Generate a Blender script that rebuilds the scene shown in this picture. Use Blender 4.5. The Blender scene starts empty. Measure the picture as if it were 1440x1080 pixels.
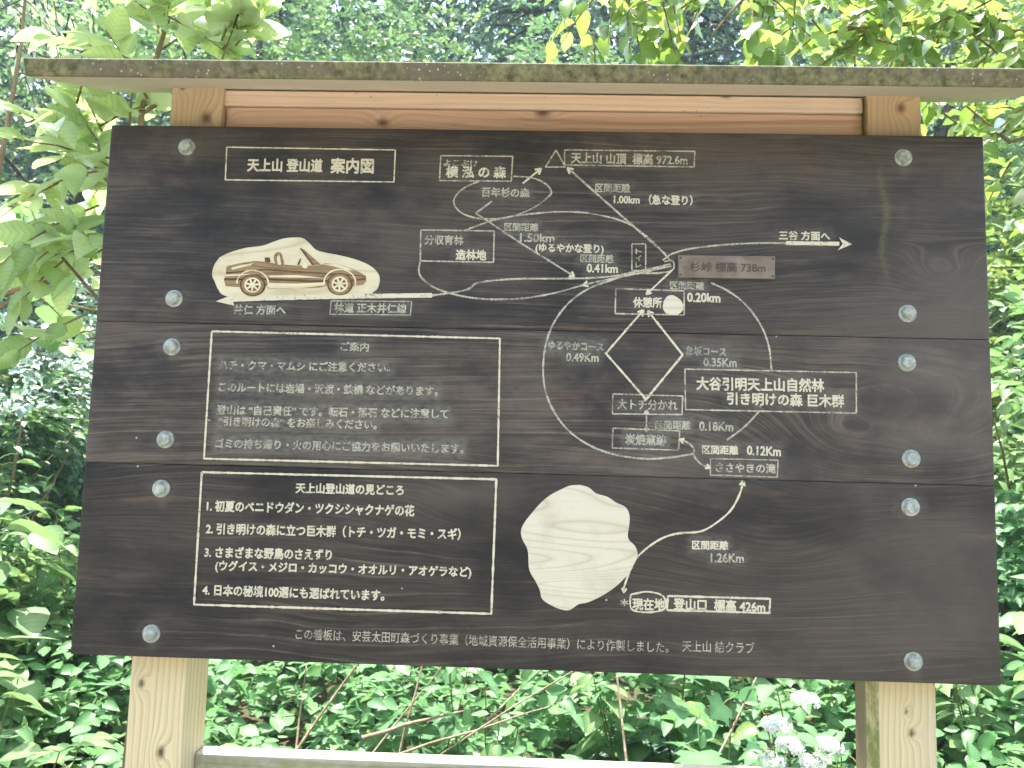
import bpy, math, random
import numpy as np
from mathutils import Vector, Matrix

random.seed(7)
S = bpy.context.scene
COL = S.collection
R = math.radians

# ------------------------------------------------------------------ camera
BZ = 1.70                                    # height of the board's centre above the ground
CAM = np.array([0.00263, -1.57586, BZ - 0.13922])
RIGHT = np.array([0.99928643, 0.02757536, 0.02581146])
UP = np.array([-0.02301987, -0.09715335, 0.99500317])
FWD = np.array([-0.02994524, 0.99488734, 0.09644924])
F = 1100.0
cam_d = bpy.data.cameras.new('camera'); cam = bpy.data.objects.new('camera', cam_d); COL.objects.link(cam)
cam_d.sensor_width = 36; cam_d.lens = 36 * F / 1440
cam_d.clip_start = 0.02; cam_d.clip_end = 400
m = Matrix.Identity(4)
for i in range(3):
    m[i][0] = RIGHT[i]; m[i][1] = UP[i]; m[i][2] = -FWD[i]; m[i][3] = CAM[i]
cam.matrix_world = m
cam_d.dof.use_dof = True; cam_d.dof.focus_distance = 1.6; cam_d.dof.aperture_fstop = 8
S.camera = cam

# ------------------------------------------------------------------ light
SUN_TO = Vector((-0.08, 0.20, 0.975)).normalized()
sun_el = math.asin(SUN_TO.z); sun_az = math.atan2(SUN_TO.x, SUN_TO.y)
W = bpy.data.worlds.new('World'); S.world = W; W.use_nodes = True
nt = W.node_tree; bg = nt.nodes['Background']
sky = nt.nodes.new('ShaderNodeTexSky'); sky.sky_type = 'NISHITA'; sky.sun_disc = False
sky.sun_elevation = sun_el; sky.sun_rotation = sun_az
sky.air_density = 1.0; sky.dust_density = 2.5; sky.ozone_density = 1.0
nt.links.new(sky.outputs['Color'], bg.inputs['Color']); bg.inputs['Strength'].default_value = 0.15
sd = bpy.data.lights.new('sun', 'SUN'); sd.energy = 3.2; sd.angle = R(0.5); sd.color = (1.0, 0.96, 0.89)
so = bpy.data.objects.new('sun', sd); COL.objects.link(so)
so.rotation_euler = (-SUN_TO).to_track_quat('-Z', 'Y').to_euler(); so.location = (0, 0, 12)
S.view_settings.view_transform = 'Standard'; S.view_settings.look = 'None'
S.view_settings.gamma = 1.0; S.view_settings.exposure = 2.66
try:
    S.cycles.max_bounces = 8; S.cycles.transparent_max_bounces = 4
    S.cycles.sample_clamp_indirect = 6
except Exception:
    pass

# ------------------------------------------------------------------ helpers
def ray(u, v, y):
    """photo pixel -> the point of that line of sight on the vertical plane at depth y"""
    d = RIGHT * (u - 720) / F - UP * (v - 540) / F + FWD
    return CAM + d * (y - CAM[1]) / d[1]

def B(u, v):
    p = ray(u, v, 0.0); return (p[0], p[2])

def tag(o, label=None, cat=None, group=None, kind=None):
    if label: o['label'] = label
    if cat: o['category'] = cat
    if group: o['group'] = group
    if kind: o['kind'] = kind
    return o

def empty(name, loc, label, cat, group=None):
    o = bpy.data.objects.new(name, None); COL.objects.link(o); o.location = loc
    o.empty_display_size = 0.1
    return tag(o, label, cat, group)

def link(name, me, mat=None, parent=None):
    o = bpy.data.objects.new(name, me); COL.objects.link(o)
    if mat is not None and len(me.materials) == 0: me.materials.append(mat)
    if parent is not None: o.parent = parent
    return o

def copy_tree(o, parent=None):
    c = o.copy(); COL.objects.link(c)
    if parent is not None: c.parent = parent
    for ch in list(o.children): copy_tree(ch, c)
    return c

def mesh_np(name, V, Fc, attrs=None, smooth=False):
    """V (n,3); Fc list of (k,3|4) index arrays"""
    me = bpy.data.meshes.new(name)
    V = np.asarray(V, np.float32)
    me.vertices.add(len(V)); me.vertices.foreach_set('co', V.ravel())
    tot = [np.full(len(f), f.shape[1]) for f in Fc]
    tot = np.concatenate(tot); idx = np.concatenate([f.ravel() for f in Fc])
    me.loops.add(len(idx)); me.loops.foreach_set('vertex_index', idx.astype(np.int32))
    me.polygons.add(len(tot))
    st = np.concatenate([[0], np.cumsum(tot)[:-1]])
    me.polygons.foreach_set('loop_start', st.astype(np.int32))
    try: me.polygons.foreach_set('loop_total', tot.astype(np.int32))
    except Exception: pass
    for k, a in (attrs or {}).items():
        at = me.attributes.new(k, 'FLOAT', 'POINT'); at.data.foreach_set('value', np.asarray(a, np.float32))
    me.update(calc_edges=True); me.validate()
    if smooth: me.polygons.foreach_set('use_smooth', np.ones(len(me.polygons), bool))
    return me

def nrm(a):
    return a / np.maximum(np.linalg.norm(a, axis=-1, keepdims=True), 1e-9)

# ---- node shorthand
class N:
    def __init__(s, name):
        s.m = bpy.data.materials.new(name); s.m.use_nodes = True
        s.t = s.m.node_tree; s.t.nodes.clear()
        s.out = s.t.nodes.new('ShaderNodeOutputMaterial')
    def n(s, typ, **kw):
        o = s.t.nodes.new(typ)
        for k, v in kw.items(): setattr(o, k, v)
        return o
    def l(s, a, b): s.t.links.new(a, b)
    def setin(s, sock, v):
        if hasattr(v, 'is_linked') or hasattr(v, 'links'): s.l(v, sock)
        else: sock.default_value = v
    def math(s, op, a, b=None, c=None, clamp=False):
        o = s.n('ShaderNodeMath', operation=op, use_clamp=clamp)
        for i, v in enumerate((a, b, c)):
            if v is not None: s.setin(o.inputs[i], v)
        return o.outputs[0]
    def mix(s, f, a, b):
        o = s.n('ShaderNodeMix', data_type='RGBA')
        s.setin(o.inputs[0], f)
        for k, v in ((6, a), (7, b)):
            s.setin(o.inputs[k], v if not isinstance(v, tuple) else (v + (1,))[:4])
        return o.outputs[2]
    def noise(s, vec, scale, detail=3, rough=.5, dist=0):
        o = s.n('ShaderNodeTexNoise'); o.inputs['Scale'].default_value = scale
        o.inputs['Detail'].default_value = detail; o.inputs['Roughness'].default_value = rough
        o.inputs['Distortion'].default_value = dist
        if vec is not None: s.l(vec, o.inputs['Vector'])
        return o.outputs[0]
    def ramp(s, f, a, b, lo=0., hi=1.):
        o = s.n('ShaderNodeMapRange'); s.setin(o.inputs[0], f)
        for i, v in enumerate((a, b, lo, hi)): o.inputs[i + 1].default_value = v
        return o.outputs[0]
    def coord(s, scale=(1, 1, 1), loc=(0, 0, 0)):
        tc = s.n('ShaderNodeTexCoord'); mp = s.n('ShaderNodeMapping')
        mp.inputs['Scale'].default_value = scale; mp.inputs['Location'].default_value = loc
        s.l(tc.outputs['Object'], mp.inputs['Vector']); return mp.outputs[0]
    def attr(s, name):
        return s.n('ShaderNodeAttribute', attribute_name=name).outputs['Fac']
    def bsdf(s, col, rough=.6, bump=None, bstr=.3, bdist=.002, spec=.4, metal=0.):
        p = s.n('ShaderNodeBsdfPrincipled')
        s.setin(p.inputs['Base Color'], col if not isinstance(col, tuple) else (col + (1,))[:4])
        s.setin(p.inputs['Roughness'], rough); s.setin(p.inputs['Metallic'], metal)
        s.setin(p.inputs['Specular IOR Level'], spec)
        if bump is not None:
            b = s.n('ShaderNodeBump'); b.inputs['Strength'].default_value = bstr; b.inputs['Distance'].default_value = bdist
            s.l(bump, b.inputs['Height']); s.l(b.outputs[0], p.inputs['Normal'])
        s.l(p.outputs[0], s.out.inputs[0]); return s.m

def grain(s, axis, seed, rings=34., cross=1.0, warp=True, straight=30., fib=5.0):
    """returns (contour 0..1 sawtooth, fine streak noise, broad noise) for wood whose fibres run along axis 0/2"""
    loc = (seed * 3.17, seed * 1.31, seed * 2.73)
    sc = [2.6 * cross, 2.6 * cross, 2.6 * cross]; sc[axis] = .8 * cross
    v = s.coord(tuple(sc), loc)
    low = s.noise(v, 1.0, 4, .42, .5)
    sep = s.n('ShaderNodeSeparateXYZ'); s.l(s.coord(), sep.inputs[0])
    al = sep.outputs[axis]
    cr = sep.outputs[2] if axis == 0 else s.math('ADD', sep.outputs[0], s.math('MULTIPLY', sep.outputs[1], .8))
    x = s.math('MULTIPLY', low, rings)
    if warp: x = s.math('ADD', x, s.math('MULTIPLY', s.attr('warp'), 6.0))
    # the straight cross coordinate, so that straight grain is left where the noise is flat
    x = s.math('ADD', x, s.math('MULTIPLY', cr, straight))
    # fine fibres that follow the bends of the grain
    cb = s.n('ShaderNodeCombineXYZ'); s.l(s.math('MULTIPLY', al, 4.5), cb.inputs[0]); s.l(s.math('MULTIPLY', x, fib), cb.inputs[1]); cb.inputs[2].default_value = seed
    fine = s.noise(cb.outputs[0], 1.0, 4, .68)
    broad = s.noise(s.coord((1.7, 1.7, 5.), loc) if axis == 0 else s.coord((5., 5., 1.7), loc), 1.0, 4, .6)
    x = s.math('ADD', x, s.math('MULTIPLY', fine, .5))
    return s.math('FRACT', x), fine, broad

def dark_plank_mat(seed, tone):
    s = N('stained_plank')
    ring, fine, broad = grain(s, 0, seed, 7.5, .8, straight=42.)
    mott = s.noise(s.coord((5, 5, 9), (seed * 4., 1, 2)), 1.0, 5, .65)
    line = s.ramp(ring, .80, 1.0); line = s.math('POWER', line, 2.5)
    msk = s.ramp(s.noise(s.coord((1.1, 1, 2.2), (seed * 5.1, 0, 3)), 1.6, 3, .6), .40, .62)
    line = s.math('MULTIPLY', line, msk)
    c0 = s.mix(s.ramp(broad, .35, .7), (.017 * tone, .0126 * tone, .0100 * tone), (.064 * tone, .048 * tone, .037 * tone))
    c1 = s.mix(s.ramp(fine, .42, .72), c0, (.100 * tone, .078 * tone, .060 * tone))
    c2 = s.mix(s.math('MULTIPLY', line, .62), c1, (.20, .155, .115))
    c2 = s.mix(s.ramp(mott, .44, .66, 0, .85), c2, (.010 * tone, .0085 * tone, .0085 * tone))
    # reddish worn patches
    rp = s.ramp(s.noise(s.coord((1.6, 1, 9.), (seed * 2.2, 0, 8)), 2.0, 3, .6), .62, .78)
    c2 = s.mix(s.math('MULTIPLY', rp, .55), c2, (.15, .085, .055))
    # scrubbed grey round the repainted lettering, greening and streaks (painted per vertex where they are)
    sn = s.noise(s.coord((60, 60, 140)), 1.0, 3, .6)
    sc = s.math('MULTIPLY', s.attr('scuff'), s.ramp(sn, .3, .7))
    c3 = s.mix(s.math('MULTIPLY', sc, .72), c2, (.17, .16, .135))
    c3 = s.mix(s.math('MULTIPLY', s.attr('moss'), s.ramp(sn, .25, .6)), c3, (.14, .13, .035))
    c3 = s.mix(s.math('MULTIPLY', s.attr('wear'), s.ramp(broad, .3, .6)), c3, (.13, .105, .085))  # worn patches, plus the painted sky sheen at the right
    # bird-dirt and sap specks
    vo = s.n('ShaderNodeTexVoronoi'); vo.inputs['Scale'].default_value = 9.0; s.l(s.coord((1, .01, 1), (seed, 0, 0)), vo.inputs['Vector'])
    sp = s.ramp(vo.outputs['Distance'], .024, .012)
    c3 = s.mix(s.math('MULTIPLY', sp, .7), c3, (.5, .47, .4))
    h = s.math('ADD', s.math('MULTIPLY', fine, .6), s.math('MULTIPLY', ring, .4))
    return s.bsdf(c3, s.ramp(fine, .2, .8, .48, .68), h, .4, .0015, .30)

def pale_wood_mat(name, axis, seed, a, b, rings=16., moss=(.17, .19, .05), spec=.25):
    s = N(name)
    ring, fine, broad = grain(s, axis, seed, rings * .6, 1.0, straight=70., fib=4.)
    col = s.mix(s.math('POWER', ring, 2.2), a, b)
    col = s.mix(s.ramp(fine, .4, .75, 0, .4), col, tuple(.72 * x for x in b))
    col = s.mix(s.ramp(broad, .45, .8, 0, .45), col, tuple(.8 * x for x in a))
    g = s.noise(s.coord((4, 4, 4), (seed, 2, 1)), 1.5, 3)
    col = s.mix(s.ramp(g, .5, .75, 0, .35), col, (.40, .38, .31))
    # pin holes
    vo = s.n('ShaderNodeTexVoronoi'); vo.inputs['Scale'].default_value = 60.0; s.l(s.coord(), vo.inputs['Vector'])
    pm = s.math('MULTIPLY', s.ramp(vo.outputs['Distance'], .13, .07), s.ramp(s.noise(s.coord(), 5., 2), .5, .6))
    col = s.mix(s.math('MULTIPLY', pm, .75), col, (.07, .045, .03))
    mn = s.noise(s.coord((25, 25, 25)), 1.0, 4, .7)
    mo = s.math('MULTIPLY', s.attr('moss'), s.ramp(mn, .28, .6), clamp=True)
    col = s.mix(mo, col, moss)
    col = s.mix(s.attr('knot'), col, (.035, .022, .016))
    col = s.mix(s.attr('wear'), col, (.33, .16, .085))
    return s.bsdf(col, .72, s.math('ADD', fine, s.math('MULTIPLY', ring, .5)), .35, .0012, spec)

def roof_mat():
    s = N('weathered_roof_board')
    ring, fine, broad = grain(s, 0, 9, 16., 1.)
    c = s.mix(s.ramp(broad, .3, .7), (.56, .51, .41), (.66, .59, .46))
    c = s.mix(s.ramp(fine, .4, .8, 0, .4), c, (.44, .37, .28))
    n1 = s.noise(s.coord((60, 60, 60)), 1.0, 4, .7); n2 = s.noise(s.coord((6, 9, 9)), 1.0, 4, .65)
    mcol = s.mix(s.ramp(n1, .35, .7), (.06, .06, .03), (.24, .22, .115))
    mcol = s.mix(s.ramp(n2, .45, .7), mcol, (.125, .105, .075))
    c = s.mix(s.math('MULTIPLY', s.attr('moss'), s.ramp(n2, .1, .32)), c, mcol)
    vo = s.n('ShaderNodeTexVoronoi'); vo.inputs['Scale'].default_value = 95.; s.l(s.coord(), vo.inputs['Vector'])
    li = s.math('MULTIPLY', s.ramp(vo.outputs['Distance'], .22, .14), s.attr('moss'))
    c = s.mix(s.math('MULTIPLY', li, s.ramp(n2, .52, .6, 0, .7)), c, (.48, .46, .36))
    return s.bsdf(c, .85, s.math('ADD', n1, fine), .6, .003, .15)

def letter_mat(name, worn):
    s = N(name)
    n = s.noise(s.coord((190, 1, 260)), 1.0, 3, .65); n2 = s.noise(s.coord((22, 1, 40)), 1.0, 3, .6)
    k = s.math('ADD', s.math('MULTIPLY', n, .55), s.math('MULTIPLY', n2, .45))
    lo, hi = ((.47, .35) if worn == 0 else (.56, .38) if worn == 1 else (.555, .37))
    wear = s.ramp(k, hi, lo)
    base = (.57, .51, .375) if worn == 0 else (.47, .43, .325) if worn == 1 else (.40, .375, .295)
    c = s.mix(wear, (.10, .09, .078), base)
    c = s.mix(s.ramp(n2, .55, .75, 0, .45), c, (.46, .36, .20) if worn == 0 else (.33, .30, .22))
    return s.bsdf(c, .75, None, spec=.15)

def carved_mat(name, a, b, seed, rings=10., rough=.7, swirl=1.):
    s = N(name)
    v = s.coord((1.0 * swirl, 1, 6.5 * swirl), (seed * 1.7, 0, seed * .9))
    low = s.noise(v, 1.0, 2, .4, .4)
    fr = s.math('FRACT', s.math('MULTIPLY', low, rings))
    tri = s.math('ABSOLUTE', s.math('SUBTRACT', s.math('MULTIPLY', fr, 2.), 1.))
    c = s.mix(s.math('POWER', tri, 5.), a, b)
    fine = s.noise(s.coord((9, 1, 170)), 1.0, 4, .65)
    dirt = s.noise(s.coord((14, 1, 14)), 1.0, 4, .6)
    c = s.mix(s.ramp(dirt, .5, .75, 0, .5), c, tuple(.8 * x for x in b))
    c = s.mix(s.ramp(fine, .5, .8, 0, .35), c, b)
    return s.bsdf(c, rough, fine, .25, .0006, .2)

# ------------------------------------------------------------------ ground
def hill(x, y):
    x = np.asarray(x, float); y = np.asarray(y, float)
    t = np.maximum(0, y - 1.2)
    z = .12 * t + .016 * t * t
    z = np.where(t > 14, .12 * 14 + .016 * 196 + (t - 14) * .57, z)
    z = z + .10 * np.sin(x * .9 + y * .5) * np.clip(t / 3, 0, 1) + .22 * np.sin(x * .31 - y * .43 + 1.) * np.clip(t / 4, 0, 1)
    z = z + .25 * np.clip(-x - 1.2, 0, 3) * np.clip(t, 0, 1) * .6
    return z

n = 150
xs = np.sign(np.linspace(-1, 1, n)) * np.abs(np.linspace(-1, 1, n)) ** 2.2 * 45
gx, gy = np.meshgrid(xs, xs + 2.0, indexing='ij')
gz = np.minimum(hill(gx, gy), 26.)
V = np.stack([gx, gy, gz], -1).reshape(-1, 3)
ii = (np.arange(n - 1)[:, None] * n + np.arange(n - 1)[None]).ravel()
me = mesh_np('ground', V, [np.stack([ii, ii + n, ii + n + 1, ii + 1], 1)], smooth=True)
s = N('forest_floor')
a = s.noise(s.coord((1, 1, 1)), 6., 6, .7); b = s.noise(s.coord(), 60., 4, .7); c = s.noise(s.coord(), .6, 3)
cl = s.mix(s.ramp(b, .3, .7), (.035, .028, .018), (.13, .105, .07)); cl = s.mix(s.ramp(a, .45, .65), cl, (.06, .10, .035))
# trodden gravel in front of the board
sp = s.n('ShaderNodeSeparateXYZ'); s.l(s.coord(), sp.inputs[0])
pf = s.math('MULTIPLY', s.ramp(s.math('ADD', sp.outputs[1], s.math('MULTIPLY', c, 1.6)), .6, -.1), s.ramp(sp.outputs[1], -7., -6.))
cl = s.mix(pf, cl, s.mix(s.ramp(b, .3, .75), (.24, .22, .18), (.44, .41, .35)))
s.bsdf(cl, .95, b, .8, .02, .1)
tag(link('ground', me, s.m), kind='structure')

# ------------------------------------------------------------------ leaves
def leaf_mat(name, dark, light, trans=.38, gloss=.10, yellow=(.16, .17, .02), grough=.38, veins=0.):
    s = N(name)
    t = s.attr('tint')
    if veins:
        t = s.math('ADD', t, s.ramp(s.noise(s.coord(), 26., 3, .6), .3, .7, -.22, .22))
    c = s.mix(t, dark, light)
    c = s.mix(s.ramp(t, .93, 1.0), c, yellow)
    rib = s.attr('rib')
    c2 = s.mix(s.math('MULTIPLY', rib, .35), c, tuple(min(1, 2.2 * x) for x in light))
    if veins:
        ph = s.math('FRACT', s.math('SUBTRACT', s.math('MULTIPLY', s.attr('along'), 7.5), s.math('MULTIPLY', s.math('ABSOLUTE', s.attr('across')), 1.5)))
        vl = s.math('POWER', s.math('ABSOLUTE', s.math('SUBTRACT', s.math('MULTIPLY', ph, 2.), 1.)), 5.)
        c2 = s.mix(s.math('MULTIPLY', vl, veins), c2, tuple(.55 * x for x in dark))
        br = s.math('MULTIPLY', s.ramp(s.noise(s.coord(), 42., 3, .6), .66, .72), s.ramp(s.attr('tint'), .62, .66))
        c2 = s.mix(s.math('MULTIPLY', br, .7), c2, (.17, .10, .035))
        c = s.mix(s.math('MULTIPLY', vl, veins), c, tuple(.45 * x for x in dark))
    d = s.n('ShaderNodeBsdfDiffuse'); s.l(c2, d.inputs['Color'])
    tr = s.n('ShaderNodeBsdfTranslucent')
    hs = s.n('ShaderNodeHueSaturation'); hs.inputs['Hue'].default_value = .485; hs.inputs['Saturation'].default_value = 1.1; hs.inputs['Value'].default_value = 1.7
    s.l(c, hs.inputs['Color']); s.l(hs.outputs[0], tr.inputs['Color'])
    mx = s.n('ShaderNodeMixShader'); mx.inputs[0].default_value = trans
    s.l(d.outputs[0], mx.inputs[1]); s.l(tr.outputs[0], mx.inputs[2])
    g = s.n('ShaderNodeBsdfGlossy'); g.inputs['Roughness'].default_value = grough; g.inputs['Color'].default_value = (1, 1, 1, 1)
    fr = s.n('ShaderNodeFresnel'); fr.inputs['IOR'].default_value = 1.4
    m2 = s.n('ShaderNodeMixShader'); s.l(s.math('MULTIPLY', fr.outputs[0], gloss * 10, clamp=True), m2.inputs[0])
    s.l(mx.outputs[0], m2.inputs[1]); s.l(g.outputs[0], m2.inputs[2])
    s.l(m2.outputs[0], s.out.inputs[0]); return s.m

# leaf templates: (across, along, up), faces; length 1
def template(kind):
    if kind == 'far':
        v = [(0, 0, 0), (-.26, .45, .05), (0, .5, -.03), (.26, .45, .05), (0, 1, -.08)]
        f = [(0, 2, 1), (0, 3, 2), (1, 2, 4), (2, 3, 4)]; rib = [0, 0, .6, 0, 0]
    elif kind == 'mid':
        prof = [(0, 0), (.25, .9), (.5, 1.), (.78, .6), (1., 0)]; w = .31
        v = []; rib = []; f = []
        for k, (a, p) in enumerate(prof):
            droop = -.20 * a * a
            v += [(-w * p, a, .09 * p + droop), (0, a, droop), (w * p, a, .09 * p + droop)]; rib += [0, 1, 0]
            if k:
                o = 3 * (k - 1)
                f += [(o, o + 1, o + 4), (o, o + 4, o + 3), (o + 1, o + 2, o + 5), (o + 1, o + 5, o + 4)]
    elif kind == 'needle':
        v = [(-.09, 0, 0), (.09, 0, 0), (.06, .6, .02), (-.06, .6, .02), (0, 1, -.05)]
        f = [(0, 1, 2), (0, 2, 3), (3, 2, 4)]; rib = [0] * 5
    elif kind == 'broad' or kind == 'round' or kind == 'slim':
        w = dict(broad=.30, round=.40, slim=.19)[kind]
        prof = [(0, .0), (.12, .55), (.3, .95), (.5, 1.), (.7, .78), (.87, .38), (1.0, 0)]
        v = []; rib = []; f = []
        for k, (a, p) in enumerate(prof):
            droop = -.20 * a * a
            v += [(-w * p, a - .02 * p, .10 * p + droop), (0, a, droop), (w * p, a - .02 * p, .10 * p + droop)]; rib += [0, 1, 0]
            if k:
                o = 3 * (k - 1)
                f += [(o, o + 1, o + 4), (o, o + 4, o + 3), (o + 1, o + 2, o + 5), (o + 1, o + 5, o + 4)]
    elif kind == 'lobed':
        # a palmately lobed leaf seen as a fan about its base
        pts = [(-.10, -.06), (-.34, -.10), (-.52, .14), (-.40, .24), (-.62, .52), (-.40, .54), (-.28, .62), (-.14, .80), (0, 1.0), (.14, .80), (.28, .62), (.40, .54), (.62, .52), (.40, .24), (.52, .14), (.34, -.10), (.10, -.06)]
        v = [(0, 0, 0), (0, .38, -.02)]; rib = [.7, 1.]
        for x, y in pts: v.append((x, y, .05 - .18 * y * y + .12 * abs(x))); rib.append(0)
        f = []
        for k in range(len(pts) - 1): f.append((1, 2 + k + 1, 2 + k))
        f += [(0, 1, 2), (0, 2 + len(pts) - 1, 1)]
    return np.array(v, float), np.array(f, int), np.array(rib, float)

def leaves(name, P, A, Nn, L, kind, rng, tint=None):
    """P base points, A leaf axes, Nn normals, L lengths -> mesh"""
    tv, tf, tr = template(kind)
    A = nrm(A); X = nrm(np.cross(A, Nn)); Z = np.cross(X, A)
    n = len(P)
    wv = rng.uniform(.85, 1.15, n)
    bend = rng.uniform(.2, 1.9, n)
    V = P[:, None] + L[:, None, None] * (tv[None, :, 0, None] * wv[:, None, None] * X[:, None] + tv[None, :, 1, None] * A[:, None] + tv[None, :, 2, None] * bend[:, None, None] * Z[:, None])
    Fc = tf[None] + (np.arange(n) * len(tv))[:, None, None]
    if tint is None: tint = rng.uniform(0, 1, n)
    return V.reshape(-1, 3), Fc.reshape(-1, 3), np.repeat(tint, len(tv)), np.tile(np.stack([tr, tv[:, 0] / max(abs(tv[:, 0]).max(), 1e-6), tv[:, 1]], 1), (n, 1))

def sprays(rng, C, D, ln, nl, L, kind, up=.75, opp=.9, droop=.25, tint0=None, nup=1.0):
    """C twig bases, D twig directions, ln twig lengths, nl leaves per twig, L leaf length"""
    nt_ = len(C); D = nrm(D)
    t = np.tile(np.linspace(.12, 1, nl), nt_) + rng.uniform(-.05, .05, nt_ * nl)
    k = np.repeat(np.arange(nt_), nl)
    side = np.tile(np.where(np.arange(nl) % 2 == 0, 1., -1.), nt_)
    upv = np.array([0, 0, 1.])
    Sd = nrm(np.cross(D, upv) + 1e-4)
    P = C[k] + D[k] * (t * ln[k])[:, None]
    P[:, 2] -= droop * ln[k] * t * t
    A = D[k] * (.55 + .5 * t[:, None]) + Sd[k] * (side * opp * (1.15 - .75 * t))[:, None] + rng.normal(0, .25, (len(k), 3))
    A[:, 2] -= droop * .8
    Nn = upv * nup + rng.normal(0, 1 - up + .18, (len(k), 3))
    Ls = L * rng.uniform(.6, 1.15, len(k)) * (1.05 - .3 * np.abs(t - .55))
    ti = (rng.uniform(0, 1, nt_) if tint0 is None else tint0)[k] * .6 + rng.uniform(0, 1, len(k)) * .4
    return leaves('l', P, A, Nn, Ls, kind, rng, ti)

def join(parts):
    V = []; Fc = []; T = []; Rb = []; o = 0
    for v, f, t, r in parts:
        V.append(v); Fc.append(f + o); T.append(t); Rb.append(r); o += len(v)
    return np.concatenate(V), np.concatenate(Fc), np.concatenate(T), np.concatenate(Rb)

def leaf_mesh(name, parts):
    V, Fc, T, Rb = join(parts)
    return mesh_np(name, V, [Fc], {'tint': T, 'rib': Rb[:, 0], 'across': Rb[:, 1], 'along': Rb[:, 2]}, smooth=True)

def tube_arrays(paths, seg=6):
    """paths: list of (points (n,3), radii (n,)) -> V, F"""
    V = []; Fq = []; o = 0
    for P, r in paths:
        P = np.asarray(P, float); r = np.broadcast_to(np.asarray(r, float), (len(P),))
        T = np.gradient(P, axis=0); T = nrm(T)
        ref = np.where(np.abs(T[:, 2:3]) > .9, np.array([[1., 0, 0]]), np.array([[0, 0, 1.]]))
        X = nrm(np.cross(T, ref)); Y = np.cross(T, X)
        an = np.linspace(0, 2 * np.pi, seg, endpoint=False)
        ring = P[:, None] + r[:, None, None] * (np.cos(an)[None, :, None] * X[:, None] + np.sin(an)[None, :, None] * Y[:, None])
        V.append(ring.reshape(-1, 3)); m_ = len(P)
        i = np.arange(m_ - 1)[:, None] * seg + np.arange(seg)[None]; j = np.arange(m_ - 1)[:, None] * seg + (np.arange(seg)[None] + 1) % seg
        Fq.append(np.stack([i, j, j + seg, i + seg], -1).reshape(-1, 4) + o); o += m_ * seg
    return np.concatenate(V), np.concatenate(Fq)

def tube_mesh(name, paths, seg=6):
    V, Fq = tube_arrays(paths, seg); return mesh_np(name, V, [Fq], smooth=True)

def wobble(rng, a, b, n=7, amp=.05):
    t = np.linspace(0, 1, n)[:, None]; a = np.asarray(a, float); b = np.asarray(b, float)
    p = a + (b - a) * t
    q = rng.normal(0, amp * np.linalg.norm(b - a), (n, 3)); q = np.cumsum(q, 0) / n ** .5
    return p + (q - q[0]) * np.sin(np.pi * np.clip(t * .9, 0, 1)) * .8

def bark_mat(name, a, b):
    s = N(name)
    v = s.coord((14, 14, 3)); n_ = s.noise(v, 1.5, 5, .7)
    g = s.noise(s.coord(), 2.5, 3)
    c = s.mix(s.ramp(n_, .35, .65), a, b); c = s.mix(s.ramp(g, .5, .7, 0, .6), c, (.07, .08, .04))
    return s.bsdf(c, .9, n_, .8, .02, .1)

BARK = bark_mat('bark', (.035, .028, .022), (.13, .11, .085))
TWIG = bark_mat('brown_twig', (.16, .105, .06), (.30, .21, .12))
STEMG = bark_mat('green_stem', (.08, .10, .03), (.20, .20, .08))
CANE = bark_mat('dry_cane', (.17, .125, .08), (.36, .29, .20))

M_FAR = leaf_mat('leaf_far', (.045, .105, .055), (.150, .250, .105), .45, .05)
M_TEAL = leaf_mat('leaf_cedar', (.034, .085, .066), (.085, .160, .105), .3, .04, yellow=(.10, .15, .08))
M_GLOSS = leaf_mat('leaf_glossy', (.065, .130, .085), (.150, .24, .160), .3, .14, grough=.30)
M_YEL = leaf_mat('leaf_yellow_green', (.115, .205, .045), (.235, .330, .090), .60, .05, yellow=(.28, .30, .07), veins=.35)
M_MID = leaf_mat('leaf_mid', (.085, .175, .065), (.185, .295, .115), .48, .045, yellow=(.22, .25, .06), veins=.35)
M_COOL = leaf_mat('leaf_cool', (.064, .160, .076), (.120, .235, .100), .46, .04, yellow=(.20, .26, .08), veins=.35)
M_UNDER = leaf_mat('leaf_undergrowth', (.070, .175, .078), (.130, .250, .100), .50, .035, yellow=(.20, .26, .08), veins=.25)
M_FERN = leaf_mat('leaf_fern', (.075, .150, .110), (.16, .26, .18), .4, .05)
M_GLARE = leaf_mat('leaf_painted_glare', (.22, .31, .12), (.38, .46, .22), .64, .05, yellow=(.36, .37, .14), veins=.30)  # sapling leaves: glare of full sun put into the colour
M_PALE_GLARE = leaf_mat('leaf_painted_pale_glare', (.16, .24, .12), (.34, .42, .25), .45, .06)  # upper left sprays: overexposure painted as a paler leaf colour

rng = np.random.default_rng(11)

def crown_sprays(rng, n, c, r, ln, nl, L, kind, shell=.35, flat=.35, clump=26, **kw):
    """twigs gathered round clump centres in an ellipsoid's outer volume"""
    cc = nrm(rng.normal(0, 1, (clump, 3))) * rng.uniform(shell, 1., (clump, 1)) ** .6
    k = rng.integers(0, clump, n)
    off = cc[k] + rng.normal(0, .115, (n, 3)) * [1.25, 1.25, .7]
    C = np.array(c) + off * np.array(r)
    D = nrm(off * np.array([1, 1, flat]) + rng.normal(0, .45, (n, 3)) * np.array([1, 1, .6]))
    ti = np.clip(rng.uniform(-.1, 1.1, clump)[k] * .8 + rng.uniform(0, .2, n), 0, 1)
    return sprays(rng, C, D, ln * rng.uniform(.6, 1.3, n), nl, L, kind, tint0=ti, **kw), C

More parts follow.
